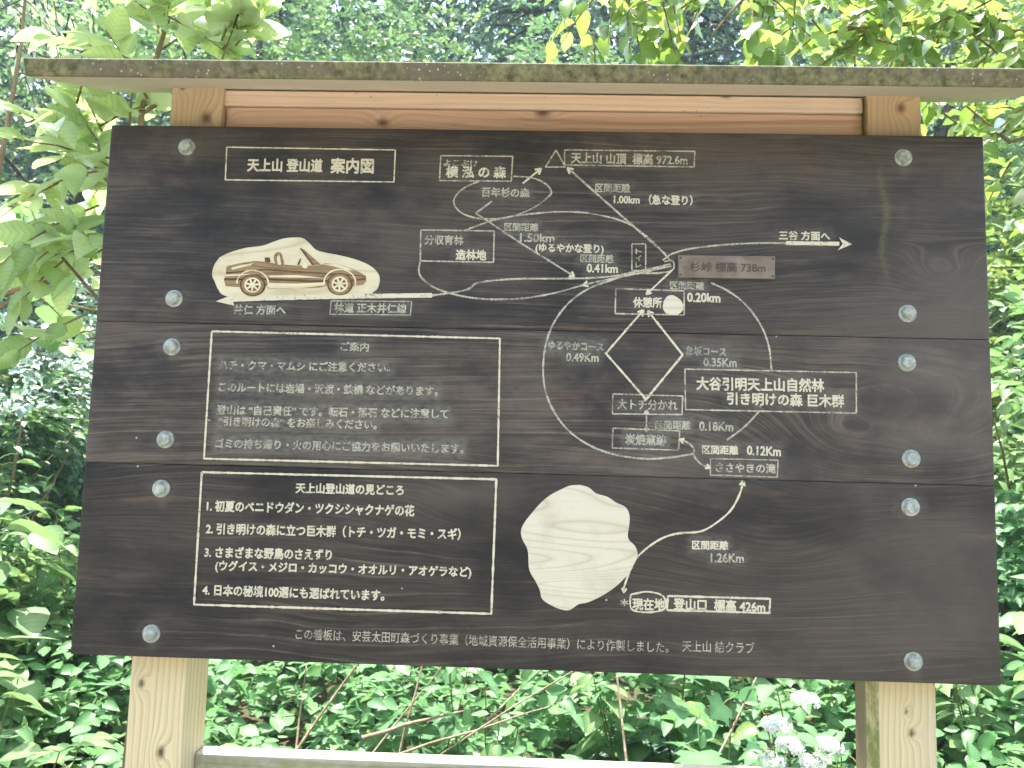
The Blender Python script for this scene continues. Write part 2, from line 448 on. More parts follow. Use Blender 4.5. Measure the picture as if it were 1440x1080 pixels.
def make_tree(name, label, group, H, cr, n, ln, nl, L, kind, mat, seed, trunk=.12, base=.35, bark=BARK, clump=34, **kw):
    rng = np.random.default_rng(seed)
    root = empty(name, (0, 0, 0), label, 'tree', group)
    cz = H * (base + 1) / 2; rz = H * (1 - base) / 2 * 1.05
    sp, C = crown_sprays(rng, n, (0, 0, cz), (cr, cr, rz), ln, nl, L, kind, clump=clump, **kw)
    link('crown', leaf_mesh('crown', [sp]), mat, root)
    top = np.array([rng.normal(0, .1 * cr), rng.normal(0, .1 * cr), H * .93])
    tr = wobble(rng, (0, 0, -.2), top, 10, .02)
    paths = [(tr, np.linspace(trunk, trunk * .18, 10))]
    for i in range(16):
        t = rng.uniform(base * .8, .92); a = tr[int(t * 9)]
        b = C[rng.integers(0, len(C))]
        if abs(b[2] - a[2]) > rz: b = a + (b - a) * .5
        paths.append((wobble(rng, a, b, 6, .05), np.linspace(trunk * .38 * (1.1 - t), .006, 6)))
    link('trunk', tube_mesh('trunk', paths, 7), bark, root)
    return root

def make_cedar(label, group, H, cr, seed, n_lv=30):
    rng = np.random.default_rng(seed)
    root = empty('cedar_tree', (0, 0, 0), label, 'tree', group)
    Cs = []; Ds = []; paths = [(np.array([[0, 0, -.3], [0, 0, H * .4], [.03, 0, H * .98]]), np.array([.2, .13, .015]))]
    for i in range(n_lv):
        t = .12 + .86 * i / n_lv; z = H * t; rr = cr * (1.05 - t) ** .8 * rng.uniform(.75, 1.15)
        for k in range(rng.integers(5, 8)):
            an = rng.uniform(0, 2 * np.pi); d = np.array([math.cos(an), math.sin(an), -.18])
            e = np.array([0, 0, z]) + d * rr; e[2] -= .1 * rr
            paths.append((np.stack([[0, 0, z], np.array([0, 0, z]) + d * rr * .5 + [0, 0, .05], e]), np.array([.022, .014, .004])))
            m_ = max(3, int(9 * rr))
            s_ = rng.uniform(.2, 1.02, m_)
            Cs.append(np.array([0, 0, z]) + d * rr * s_[:, None] + rng.normal(0, .09, (m_, 3)))
            Ds.append(d + rng.normal(0, .5, (m_, 3)) + [0, 0, -.25])
    C = np.concatenate(Cs); D = np.concatenate(Ds)
    sp = sprays(rng, C, D, rng.uniform(.18, .42, len(C)), 13, .13, 'needle', droop=.5, up=.4)
    link('crown', leaf_mesh('crown', [sp]), M_TEAL, root)
    link('trunk', tube_mesh('trunk', paths, 6), BARK, root)
    return root

def place(o, x, y, rz=0., sc=1., label=None, dz=0.):
    o.location = (x, y, float(hill(x, y)) - .05 + dz); o.rotation_euler = (0, 0, rz); o.scale = (sc,) * 3
    if label: o['label'] = label
    return o

# ------------------------------------------------------------------ the wood far up the slope
rngw = np.random.default_rng(5)
k = 15000
C = np.stack([rngw.uniform(-20, 20, k), rngw.uniform(12.5, 21, k), rngw.uniform(0, 15, k)], 1)
lump = .5 + .5 * np.sin(C[:, 0] * .9 + 1.3 * np.sin(C[:, 2] * .8)) * np.sin(C[:, 2] * .7 + C[:, 0] * .35)
C[:, 1] += 2.6 * (1 - lump); C[:, 2] = C[:, 2] + hill(C[:, 0], C[:, 1]) - .3
keep = rngw.uniform(0, 1, k) < .6 + .4 * lump
C = C[keep]; D = rngw.normal(0, 1, (len(C), 3)) + [0, -.5, -.1]
sp = sprays(rngw, C, D, rngw.uniform(.5, 1.0, len(C)), 12, .24, 'far', tint0=np.clip(lump[keep] + rngw.normal(0, .2, len(C)), 0, 1))  # leaf tint darkens with the recess, so the hollows' shade is coloured in
k = 9000                                    # a second, closed rank right at the back
C2 = np.stack([rngw.uniform(-26, 26, k), rngw.uniform(21, 23, k), rngw.uniform(0, 19, k)], 1); C2[:, 2] += hill(C2[:, 0], C2[:, 1]) - .3
sp2 = sprays(rngw, C2, rngw.normal(0, 1, (k, 3)) + [0, -.3, -.2], rngw.uniform(.6, 1.2, k), 10, .42, 'far')
k = 4500                                    # and the wood closing in on both flanks
C3 = np.stack([rngw.choice([-1, 1], k) * rngw.uniform(8.5, 13, k), rngw.uniform(-1, 13, k), rngw.uniform(0, 8, k)], 1); C3[:, 2] += hill(C3[:, 0], C3[:, 1]) - .3
sp3 = sprays(rngw, C3, rngw.normal(0, 1, (k, 3)) + [0, -.3, -.1], rngw.uniform(.5, 1.0, k), 11, .22, 'far')
tag(link('distant_wood', leaf_mesh('distant_wood', [sp, sp2, sp3]), M_TEAL), kind='stuff')

# unseen foliage added behind the camera to shade the board's front
rnge = np.random.default_rng(6)
k = 4200
C = np.stack([rnge.uniform(-13, 13, k), rnge.uniform(-10.5, -6.5, k), rnge.uniform(.1, 7.5, k)], 1)
D = rnge.normal(0, 1, (k, 3)) + [0, .4, -.1]
sp = sprays(rnge, C, D, rnge.uniform(.5, 1.0, k), 10, .26, 'far')
tag(link('unseen_shade_foliage', leaf_mesh('unseen_shade_foliage', [sp]), M_FAR), kind='stuff')

# ------------------------------------------------------------------ trees behind the board
G_T = 'broadleaf trees on the slope behind the board'
G_C = 'dark cedars on the slope behind the board'
t1 = make_tree('broadleaf_tree', 'x', G_T, 7.0, 2.3, 1700, .36, 9, .105, 'far', M_FAR, 21, .13, .18, clump=46)
t2 = make_tree('broadleaf_tree', 'x', G_T, 6.2, 2.1, 1700, .34, 9, .085, 'far', M_MID, 22, .11, .12, clump=44)
t3 = make_tree('broadleaf_tree', 'x', G_T, 5.4, 2.0, 1500, .36, 9, .095, 'far', M_YEL, 23, .10, .15, clump=40)
cd = make_cedar('x', G_C, 8.0, 1.9, 24)
spots = [
    (t1, -5.6, 7.6, .3, 1.0, 'shady broadleaf tree at the far left edge of the photo, beyond the pale bush'),
    (t1, -1.6, 8.3, 2.1, 1.05, 'dull green broadleaf tree rising behind the left half of the sign roof'),
    (t2, -3.1, 6.9, 1.0, 1.0, 'fresh mid-green tree above the left end of the sign roof'),
    (t2, 1.1, 9.5, 4.0, .85, 'mid-green tree seen above the middle of the sign roof'),
    (t1, 6.1, 8.6, 5.0, 1.1, 'shady broadleaf tree at the far right edge of the photo, behind the yellow-green one'),
    (t3, 4.0, 6.2, 1.5, 1.0, 'yellow-green tree above the right end of the sign roof'),
    (t2, 5.3, 5.0, 2.6, .72, 'small mid-green tree beyond the right edge of the board'),
    (t1, 2.9, 10.5, 3.3, 1.1, 'tall dull green tree far behind the right half of the sign roof'),
]
used = set()
def put(proto, *a):
    o = proto if id(proto) not in used else copy_tree(proto)
    used.add(id(proto)); return place(o, *a)
for pr, x, y, rz, sc, lb in spots: put(pr, x, y, rz, sc, lb)
for x, y, rz, sc, lb in [(-.2, 10.5, 0, 1.15, 'dark cedar standing behind the middle of the sign roof'),
                         (1.9, 8.0, 2, .95, 'dark blue-green cedar right of the middle above the roof'),
                         (-4.4, 9.8, 1, 1.1, 'dark cedar in the gap at the upper left of the photo'),
                         (4.9, 8.0, 3, 1.0, 'dark cedar showing beyond the right edge of the board'),
                         (-7.2, 6.4, 4, .8, 'dark cedar low at the left edge behind the pale bush')]:
    put(cd, x, y, rz, sc, lb)

# ------------------------------------------------------------------ bushes
G_B = 'bushes growing behind the board'
def make_bush(label, H, r, n, ln, nl, L, kind, mat, seed, clump=20, name='bush', **kw):
    rng = np.random.default_rng(seed)
    root = empty(name, (0, 0, 0), label, 'bush', G_B)
    sp, C = crown_sprays(rng, n, (0, 0, H * .52), (r, r, H * .5), ln, nl, L, kind, clump=clump, shell=.25, **kw)
    link('foliage', leaf_mesh('foliage', [sp]), mat, root)
    paths = []
    for i in range(14):
        e = C[rng.integers(0, len(C))]; paths.append((wobble(rng, (rng.normal(0, .08), rng.normal(0, .08), -.1), e, 7, .05), np.linspace(.016, .003, 7)))
    link('stem', tube_mesh('stem', paths, 5), TWIG, root)
    return root
b_pale = make_bush('x', 2.3, 1.15, 900, .34, 11, .062, 'mid', M_GLOSS, 31)
b_mid = make_bush('x', 1.9, 1.1, 620, .36, 8, .095, 'broad', M_MID, 32)
b_cool = make_bush('x', 1.6, 1.0, 620, .34, 8, .085, 'broad', M_COOL, 33)
b_yel = make_bush('x', 2.2, 1.0, 700, .36, 8, .08, 'broad', M_YEL, 34)
for pr, x, y, rz, sc, lb in [
    (b_pale, -3.2, 2.9, 0, 1.0, 'glossy pale-glinting bush left of the board at mid height'),
    (b_pale, -4.6, 4.4, 2, 1.25, 'larger glossy bush at the left edge behind the glinting one'),
    (b_pale, -.6, 6.3, 1.2, 1.35, 'glossy small-leaved bush peeping over the middle of the roof'),
    (b_mid, -2.9, 1.9, .5, .80, 'mid-green bush at the lower left edge of the photo'),
    (b_mid, -3.9, 3.2, 3.6, .9, 'mid-green bush behind the lower left undergrowth'),
    (b_cool, -1.0, 3.6, 1, .85, 'cool green bush under the board beside the left post'),
    (b_cool, .6, 4.2, 2.2, 1.0, 'cool green bush seen under the middle of the board'),
    (b_mid, 2.0, 3.9, 4, .85, 'mid-green bush under the board left of the right post'),
    (b_cool, 3.1, 2.6, 5, 1.0, 'cool green small-leaved bush right of the right post'),
    (b_mid, 3.1, 3.6, 1, 1.25, 'tall mid-green bush beyond the right edge of the board'),
    (b_yel, 3.7, 4.4, 0, 1.35, 'yellow-green bush beyond the upper right corner of the board'),
    (b_yel, .9, 7.4, 2, 1.3, 'yellow-green bush above the roof right of its middle'),
    (b_yel, -2.1, 5.6, 3, 1.4, 'yellow-green bush above the roof left of its middle'),
]: put(pr, x, y, rz, sc, lb)

# ------------------------------------------------------------------ undergrowth: one mass of ground plants
rngu = np.random.default_rng(41)
k = 9000
U = np.stack([rngu.uniform(-6, 6, k), .8 + 7 * rngu.uniform(0, 1, k) ** 1.3, np.zeros(k)], 1)
U[:, 2] = hill(U[:, 0], U[:, 1]) + rngu.uniform(.02, .5, k) * np.clip(.4 + .5 * U[:, 1], .5, 1.2)
D = rngu.normal(0, 1, (k, 3)) * [1, 1, .3] + [0, 0, .35]
sp = sprays(rngu, U, D, rngu.uniform(.15, .4, k), 8, .085, 'mid', tint0=rngu.uniform(0, 1, k))
tag(link('undergrowth', leaf_mesh('undergrowth', [sp]), M_UNDER), kind='stuff')

# ------------------------------------------------------------------ leafy plants close behind the board
def make_stalk(label, name, H, lean, pairs, L, kind, mat, seed, stem=STEMG, group=None, start=.25, cat='plant', branch=3, droop=.35):
    """a few upright stalks with pairs of large leaves"""
    rng = np.random.default_rng(seed)
    root = empty(name, (0, 0, 0), label, cat, group)
    paths = []; P = []; A = []; Nn = []; Ls = []; Ti = []
    for b_ in range(branch):
        h = H * rng.uniform(.7, 1.05)
        an = rng.uniform(0, 6.28); tip = np.array([lean[0] * h + .22 * h * math.cos(an), lean[1] * h + .22 * h * math.sin(an), h])
        st = wobble(rng, (rng.normal(0, .03), rng.normal(0, .03), -.05), tip, 12, .02)
        paths.append((st, np.linspace(.0065, .002, 12)))
        tb = rng.uniform(0, 1)
        for i in range(pairs):
            t = start + (1 - start) * i / max(1, pairs - 1)
            q = t * 11; i0 = min(10, int(q)); p = st[i0] + (st[i0 + 1] - st[i0]) * (q - i0)
            a0 = rng.uniform(0, 6.28) if i == 0 else a0 + 1.57 + rng.normal(0, .2)
            for sg in (0, math.pi):
                d = np.array([math.cos(a0 + sg), math.sin(a0 + sg), rng.uniform(-.15, .45)])
                pet = p + nrm(d) * L * .28
                paths.append((np.stack([p, (p + pet) / 2 + [0, 0, .004], pet]), np.array([.002, .0016, .0012])))
                P.append(pet); A.append(d + [0, 0, -droop * rng.uniform(.4, 1.4)]); Nn.append(np.array([0, 0, 1.]) + rng.normal(0, .25, 3))
                Ls.append(L * rng.uniform(.65, 1.1) * (1 - .35 * t)); Ti.append(.6 * tb + .4 * rng.uniform())
    link('foliage', leaf_mesh('foliage', [leaves('l', np.array(P), np.array(A), np.array(Nn), np.array(Ls), kind, rng, np.array(Ti))]), mat, root)
    link('stem', tube_mesh('stem', paths, 5), stem, root)
    return root

G_P = 'leafy stalks in the undergrowth behind the board'
p1 = make_stalk('x', 'leafy_plant', 1.0, (.05, -.05), 7, .15, 'broad', M_COOL, 51, group=G_P, branch=5)
p2 = make_stalk('x', 'leafy_plant', .85, (0, -.1), 6, .17, 'round', M_MID, 52, group=G_P, branch=5)
p3 = make_stalk('x', 'leafy_plant', 1.25, (.1, 0), 9, .13, 'broad', M_MID, 53, group=G_P, branch=6)
p4 = make_stalk('x', 'leafy_plant', .7, (0, -.1), 5, .20, 'lobed', M_COOL, 54, group=G_P, branch=4)
rp = random.Random(3)
plants = [  # proto, x, y, scale, label
    (p3, -2.05, 1.0, 1.15, 'mid-green stalk plant hugging the left edge of the photo below the branch'),
    (p1, -1.75, .85, 1.0, 'cool green stalk plant left of the left post'),
    (p2, -1.55, .75, .95, 'round-leaved plant close beside the left post, on its left'),
    (p3, -2.3, 1.5, 1.25, 'tall leafy plant behind the one at the left edge'),
    (p1, -2.55, 2.1, 1.3, 'leafy plant in front of the mid-green bush at the lower left'),
    (p2, -1.95, 1.35, 1.15, 'round-leaved plant in the lower left corner of the photo'),
    (p1, -2.15, 2.3, 1.3, 'leafy plant behind the lower left corner of the board'),
    (p2, -.72, .62, .98, 'big round-leaved plant just right of the left post, over the rail'),
    (p1, -.15, 1.35, .85, 'cool green plant under the board between the dry canes'),
    (p4, -.45, 1.6, 1.0, 'lobed-leaf plant right of the big round-leaved one'),
    (p3, .05, 2.2, .75, 'leafy plant in the middle behind the canes'),
    (p4, .62, 1.15, 1.05, 'pale lobed-leaf plant right of the blue-green fern'),
    (p2, .45, 1.7, .95, 'round-leaved plant behind the blue-green fern'),
    (p4, .62, 1.75, 1.3, 'large lobed-leaf plant behind the fern, left of the white flowers'),
    (p1, .95, 2.0, 1.0, 'cool green plant behind the lobed-leaf plants'),
    (p3, 1.75, 1.4, .95, 'leafy plant right of the right post at the bottom'),
    (p1, 2.1, 1.7, 1.15, 'cool green plant in the lower right corner'),
    (p2, 2.05, 1.05, 1.45, 'round-leaved plant beside the right edge of the board'),
    (p3, 2.3, 1.5, 1.35, 'tall leafy plant at the right edge of the photo'),
    (p1, 2.6, 2.0, 1.7, 'tallest leafy plant at the right edge behind the others'),
    (p3, -2.75, 1.75, 1.45, 'tall mid-green stalk plant in front of the dark hollow at the left'),
    (p2, -2.25, 1.75, 1.85, 'tallest round-leaved plant left of the board, below the glinting bush'),
    (p1, -2.45, 1.25, 1.6, 'tall cool green plant at the left edge halfway down'),
    (p2, 1.75, 1.75, 1.35, 'round-leaved plant behind the lower right corner of the board'),
    (p1, -.9, 2.3, .95, 'cool green plant behind the left post'),
    (p2, 1.4, 2.1, .85, 'round-leaved plant behind the right post'),
]
for pr, x, y, sc, lb in plants: put(pr, x, y, rp.uniform(0, 6.28), sc, lb)

# ferns
G_F = 'ferns behind the rail'
def make_fern(label, n, ln, seed):
    rng = np.random.default_rng(seed)
    root = empty('fern', (0, 0, 0), label, 'fern', G_F)
    P = []; A = []; Nn = []; Ls = []; Ti = []; paths = []
    for i in range(n):
        an = 6.28 * i / n + rng.normal(0, .2); d = np.array([math.cos(an), math.sin(an), 0])
        l = ln * rng.uniform(.75, 1.1); t = np.linspace(0, 1, 26)
        st = d * (l * t * .75)[:, None] + np.array([0, 0, 1]) * (l * (.95 * t - .62 * t * t))[:, None]
        paths.append((st, np.linspace(.004, .001, 26)))
        T = nrm(np.gradient(st, axis=0)); Sd = np.array([-d[1], d[0], 0])
        for j in range(4, 26):
            for sg in (-1, 1):
                P.append(st[j]); A.append(Sd * sg + T[j] * .45 + [0, 0, -.12]); Nn.append(np.cross(T[j], Sd) * -1 + rng.normal(0, .08, 3))
                Ls.append(l * .30 * math.sin(math.pi * min(1, (1.06 - t[j]) * .95 + .02)) ** .8 + .008); Ti.append(rng.uniform(.2, .8))
    Nn = np.array(Nn); Nn[Nn[:, 2] < 0] *= -1
    link('fronds', leaf_mesh('fronds', [leaves('l', np.array(P), np.array(A), Nn, np.array(Ls), 'slim', rng, np.array(Ti))]), M_FERN, root)
    link('stalks', tube_mesh('stalks', paths, 4), STEMG, root)
    return root
f1 = make_fern('x', 9, .75, 61)
for x, y, rz, sc, lb in [(.16, 1.05, .3, 1.0, 'blue-green fern rising over the rail right of the middle'),
                         (-.62, 1.25, 1.7, .95, 'yellowish fern behind the rail near the left post'),
                         (1.02, .95, 2.4, .8, 'small fern left of the right post'),
                         (.72, 1.9, 1.0, 1.0, 'fern behind the large lobed leaves')]:
    put(f1, x, y, rz, sc, lb)

# white-flowered shrub between the board and the right post
s = N('white_petal'); W_PET = s.bsdf(s.mix(s.noise(s.coord(), 40., 2), (.78, .80, .76), (.85, .86, .80)), .7, spec=.2)
def make_flower_plant(label, seed, heads):
    rng = np.random.default_rng(seed)
    root = make_stalk(label, 'flowering_shrub', 1.0, (0, -.05), 7, .15, 'broad', M_COOL, seed, cat='bush', group='white-flowered shrubs left of the right post', branch=6)
    for x, y, z in heads:
        P = []; A = []; Nn = []
        for i in range(90):
            d = nrm(rng.normal(0, 1, 3) * [1, 1, .5] + [0, 0, .5]); c = np.array([x, y, z]) + d * [.046, .046, .028] * rng.uniform(.6, 1)
            for q in range(4):
                an = q * 1.57 + rng.uniform(0, .4); t1_ = nrm(np.cross(d, [.3, .2, .9])); t2_ = np.cross(d, t1_)
                P.append(c); A.append(t1_ * math.cos(an) + t2_ * math.sin(an) + d * .2); Nn.append(d)
        link('flower_head', leaf_mesh('flower_head', [leaves('l', np.array(P), np.array(A), np.array(Nn), np.full(len(P), .012), 'far', rng)]), W_PET, root)
    return root
def rel(u, v, y, x0, y0, sc=1.):
    p = ray(u, v, y); return (p[0] - x0, p[1] - y0, p[2] - float(hill(x0, y0)) + .05)
x0, y0 = .93, 1.02
o = make_flower_plant('leafy shrub with clusters of small white flowers left of the right post', 71,
    [rel(u, v, y0 - .20 + .03 * i, x0, y0) for i, (u, v) in enumerate([(1092, 1022), (1112, 1050), (1164, 1050), (1143, 1073), (1085, 1072), (1133, 985)])])
place(o, x0, y0)

# dry canes leaning in the undergrowth
G_D = 'dry bare canes leaning behind the rail'
cane_px = [((430, 1035), (500, 940), 1.0, 'thin dry cane rising left of the middle canes'), ((520, 1062), (610, 950), 1.3, 'reddish dry cane left of the dark hollow'), ((560, 1065), (595, 930), 1.25, 'upright dry cane in front of the dark hollow'),
           ((563, 1062), (720, 1012), 1.0, 'low dry cane leaning right over the rail'), ((600, 1068), (815, 935), 1.05, 'long dry cane arching right across the middle'), ((700, 1000), (750, 955), 1.5, 'short dry cane behind the long arching one'),
           ((420, 1010), (430, 930), 1.6, 'bare upright cane second from the left post'),
           ((875, 1040), (865, 945), 1.4, 'upright pale cane above the lobed leaves'), ((540, 1030), (640, 1005), 1.2, 'nearly level dry cane under the hollow'), ((1015, 1050), (1060, 960), 1.3, 'short cane left of the white flowers')]
rngc = np.random.default_rng(81)
for (a, b, y, lb) in cane_px:
    P0 = ray(*a, y); P1 = ray(*b, y + .12); d = P1 - P0
    base = P0 - d * max(0.2, (P0[2] - float(hill(P0[0], P0[1])) + .05) / max(.05, d[2])) if d[2] > .1 else P0 - d * .3
    root = wobble(rngc, base, P1 + d * .35, 10, .02)
    z0 = float(hill(base[0], base[1]))
    me = tube_mesh('dry_cane', [(root - base, np.linspace(.0075, .0035, 10) * rngc.uniform(.6, 1.1))], 6)
    o = link('dry_cane', me, CANE); o.location = base; tag(o, lb, 'cane', G_D)

# ------------------------------------------------------------------ large-leaved sapling left of the board
def path_plant(name, label, cat, base, stems, leafspec, mat, stem_mat, seed, kind, L, group=None, nup=1.0):
    """stems: world polylines with radii; leafspec: list of (world centre, direction, n, spread)"""
    rng = np.random.default_rng(seed)
    root = empty(name, base, label, cat, group); b0 = np.array(base)
    paths = [(np.asarray(p) - b0, r) for p, r in stems]
    parts = []
    C = []; D = []; ln = []
    for c, d, n_, spread, l in leafspec:
        for i in range(n_):
            C.append(np.array(c) - b0 + rng.normal(0, 1, 3) * spread); D.append(np.array(d) + rng.normal(0, .55, 3) * [1, 1, .6]); ln.append(l * rng.uniform(.6, 1.2))
    C = np.array(C); D = np.array(D); ln = np.array(ln)
    for i in range(len(C)):
        e = C[i] + nrm(D[i]) * ln[i]; e[2] -= .2 * ln[i]
        paths.append((np.stack([C[i], (C[i] + e) / 2 + [0, 0, .05 * ln[i]], e]), np.array([.0035, .0025, .0012])))
    parts.append(sprays(rng, C, D, ln, 7, L, kind, up=.6, droop=.22, nup=nup))
    link('foliage', leaf_mesh('foliage', parts), mat, root)
    link('stem', tube_mesh('stem', paths, 6), stem_mat, root)
    return root

bx, by = -1.12, .62
base = (bx, by, float(hill(bx, by)) - .05)
r0 = lambda u, v, y=.62: ray(u, v, y)
stems = [(np.array([base, r0(215, 760), r0(205, 500), r0(190, 300), r0(200, 150), r0(240, 15), r0(265, -80)]), np.array([.015, .013, .011, .010, .008, .006, .003])),
         (np.array([r0(205, 500), r0(120, 400), r0(60, 330)]), np.array([.007, .005, .003])),
         (np.array([r0(190, 300), r0(130, 230), r0(80, 200)]), np.array([.007, .005, .003])),
         (np.array([r0(200, 160), r0(310, 90), r0(335, 20)]), np.array([.006, .004, .003]))]
spec = [(r0(u, v, y), (dx, -.35, dz), n_, .045, .22) for u, v, y, dx, dz, n_ in [
    (150, 190, .62, -.6, .3, 3), (130, 240, .6, -.7, 0, 3), (110, 290, .62, -.8, .1, 3), (140, 330, .58, -.5, -.2, 3), (80, 350, .62, -.8, -.2, 3), (140, 160, .7, .2, .4, 2), (90, 230, .7, -.6, .2, 2),
    (195, 165, .62, -.1, .2, 2), (180, 260, .6, -.8, .1, 3), (215, 70, .66, -.6, .3, 3), (240, 40, .66, .6, .3, 3), (245, 0, .66, -.6, .4, 3), (250, 70, .7, .5, -.1, 2), (320, 70, .7, .6, .25, 2), (345, 40, .66, .5, .35, 2), (330, 20, .66, -.4, .4, 2), (60, 310, .62, -.6, -.2, 2), (160, 400, .6, -.7, -.2, 2)]]
path_plant('sapling', 'tall sapling with large glare-pale yellow-green leaves left of the board, reaching above the roof', 'sapling', base, stems, spec, M_GLARE, TWIG, 91, 'broad', .125)

# shrub with the bare brown branch across the left edge
bx, by = -2.35, 1.15
base = (bx, by, float(hill(bx, by)) - .05)
r1 = lambda u, v, y=.95: ray(u, v, y)
stems = [(np.array([base, r1(-170, 640, 1.1), r1(-60, 450), r1(0, 415), r1(70, 392), r1(150, 330), r1(215, 290)]), np.array([.020, .018, .014, .012, .0095, .007, .004])),
         (np.array([r1(-10, 440), r1(30, 412), r1(60, 395), r1(100, 430), r1(160, 440)]), np.array([.006, .006, .005, .004, .002])),
         (np.array([r1(-60, 450), r1(-20, 330), r1(10, 180), r1(30, 60), r1(40, -60)]), np.array([.012, .010, .008, .006, .003]))]
spec = [(r1(u, v, y), (dx, -.3, dz), n_, .05, .2) for u, v, y, dx, dz, n_ in [
    (40, 400, .95, .4, -.4, 2), (110, 360, .95, .2, .4, 2), (120, 430, .95, .3, -.4, 2), (10, 375, .95, -.3, .4, 2), (115, 470, 1.0, .2, -.4, 1)]]
path_plant('branching_shrub', 'shrub reaching a bare brown branch across the left edge of the photo', 'bush', base, stems, spec, M_MID, TWIG, 92, 'round', .085)

# young tree with drooping light-green branches above the right end of the roof
bx, by = 2.9, 1.0
base = (bx, by, float(hill(bx, by)) - .05)
r2 = lambda u, v, y=.6: ray(u, v, y)
tk = np.array([base, (2.88, 1.0, 1.2), (2.8, .95, 2.4), (2.7, .9, 3.4), (2.6, .9, 4.4)])
stems = [(tk, np.array([.06, .052, .042, .03, .012])),
         (np.array([(2.8, .95, 2.6), r2(1500, -90), r2(1250, -110), r2(1000, -60), r2(850, -20)]), np.array([.022, .016, .012, .008, .004])),
         (np.array([(2.8, .95, 2.3), r2(1520, 60, .7), r2(1330, 30, .7), r2(1180, 40, .7)]), np.array([.018, .012, .008, .004])),
         (np.array([(2.85, 1., 1.9), r2(1520, 170, .7), r2(1420, 200, .75), r2(1360, 150, .8)]), np.array([.014, .010, .006, .003])),
         (np.array([r2(1150, -90), r2(1060, -20), r2(1000, 50)]), np.array([.008, .005, .003])),
         (np.array([r2(1080, -80), r2(1090, 0), r2(1070, 60)]), np.array([.006, .004, .002]))]
spec = [(r2(u, v, y), (dx, -.25, dz), n_, .055, .2) for u, v, y, dx, dz, n_ in [
    (850, -20, .55, -.3, -.8, 5), (880, 0, .6, .1, -.9, 4), (920, -25, .55, .4, -.7, 5), (835, -30, .6, -.5, -.5, 3), (960, -40, .6, .2, -.7, 4), (1000, 0, .6, -.2, -.8, 3), (1040, 0, .6, .2, -.8, 4), (1080, -10, .65, .2, -.8, 3),
    (1130, 10, .7, -.3, -.4, 6), (1180, 20, .75, -.4, -.3, 7), (1240, 10, .7, -.4, -.4, 8), (1290, 30, .75, -.4, -.4, 8), (1340, 10, .7, -.5, -.4, 8), (1400, 30, .75, -.4, -.4, 8), (1440, 50, .7, -.4, -.4, 6), (1220, -40, .7, -.4, -.3, 6), (1330, -50, .7, -.4, -.3, 7), (1420, -40, .7, -.4, -.3, 6),
    (1380, 160, .85, -.5, -.1, 4), (1420, 190, .8, -.5, -.3, 5), (1440, 240, .85, -.4, -.5, 4), (1350, 150, .9, -.6, -.1, 3), (1450, 140, .85, -.5, 0, 4)]]
path_plant('young_tree', 'young tree whose light yellow-green branches droop above the right end of the roof', 'tree', base, stems, spec, M_YEL, TWIG, 93, 'broad', .078)

# tree in the upper left corner, its overexposed look put into the leaf colour
bx, by = -2.9, 1.7
base = (bx, by, float(hill(bx, by)) - .05)
r3 = lambda u, v, y=1.5: ray(u, v, y)
stems = [(np.array([base, (-2.95, 1.7, 1.6), (-2.8, 1.6, 2.6), r3(-60, -20), r3(40, -60), r3(120, -60)]), np.array([.03, .026, .02, .014, .008, .004]))]
spec = [(r3(u, v, y), (.1, -.2, -.9), n_, .07, .25) for u, v, y, n_ in [(10, 0, 1.5, 5), (50, -20, 1.5, 6), (95, -30, 1.5, 5), (30, 30, 1.6, 5), (110, 20, 1.5, 2), (-10, 60, 1.5, 4)]]
path_plant('pale_tree', 'tree with glare-pale leaves hanging white-green sprays into the upper left corner', 'tree', base, stems, spec, M_PALE_GLARE, BARK, 94, 'broad', .05)

# ================================================================== THE BOARD
ROOT = empty('information_board', (0, .1, 0), 'dark wooden trail map board with white Japanese lettering on two posts under a plank roof', 'sign')
OFF = np.array([0, .1, 0])

def rounded(w, h, r, step):
    """closed dense rectangle outline (w x h about 0) with rounded corners"""
    pts = []
    def edge(a, b):
        n_ = max(1, int(round(np.linalg.norm(np.subtract(b, a)) / step)))
        for i in range(n_): pts.append(tuple(np.add(a, np.multiply(np.subtract(b, a), i / n_))))
    x, y = w / 2, h / 2
    cs = [(x - r, -y + r, -90), (x - r, y - r, 0), (-x + r, y - r, 90), (-x + r, -y + r, 180)]
    edge((-x + r, -y), (x - r, -y))
    for i, (cx, cy, a0) in enumerate(cs):
        for q in (0, 22.5, 45, 67.5): pts.append((cx + r * math.cos(R(a0 + q)), cy + r * math.sin(R(a0 + q))))
        a_end = (cx + r * math.cos(R(a0 + 90)), cy + r * math.sin(R(a0 + 90)))
        if i < 3:
            nx, ny, na = cs[i + 1]
            edge(a_end, (nx + r * math.cos(R(na)), ny + r * math.sin(R(na))))
    return np.array(pts)

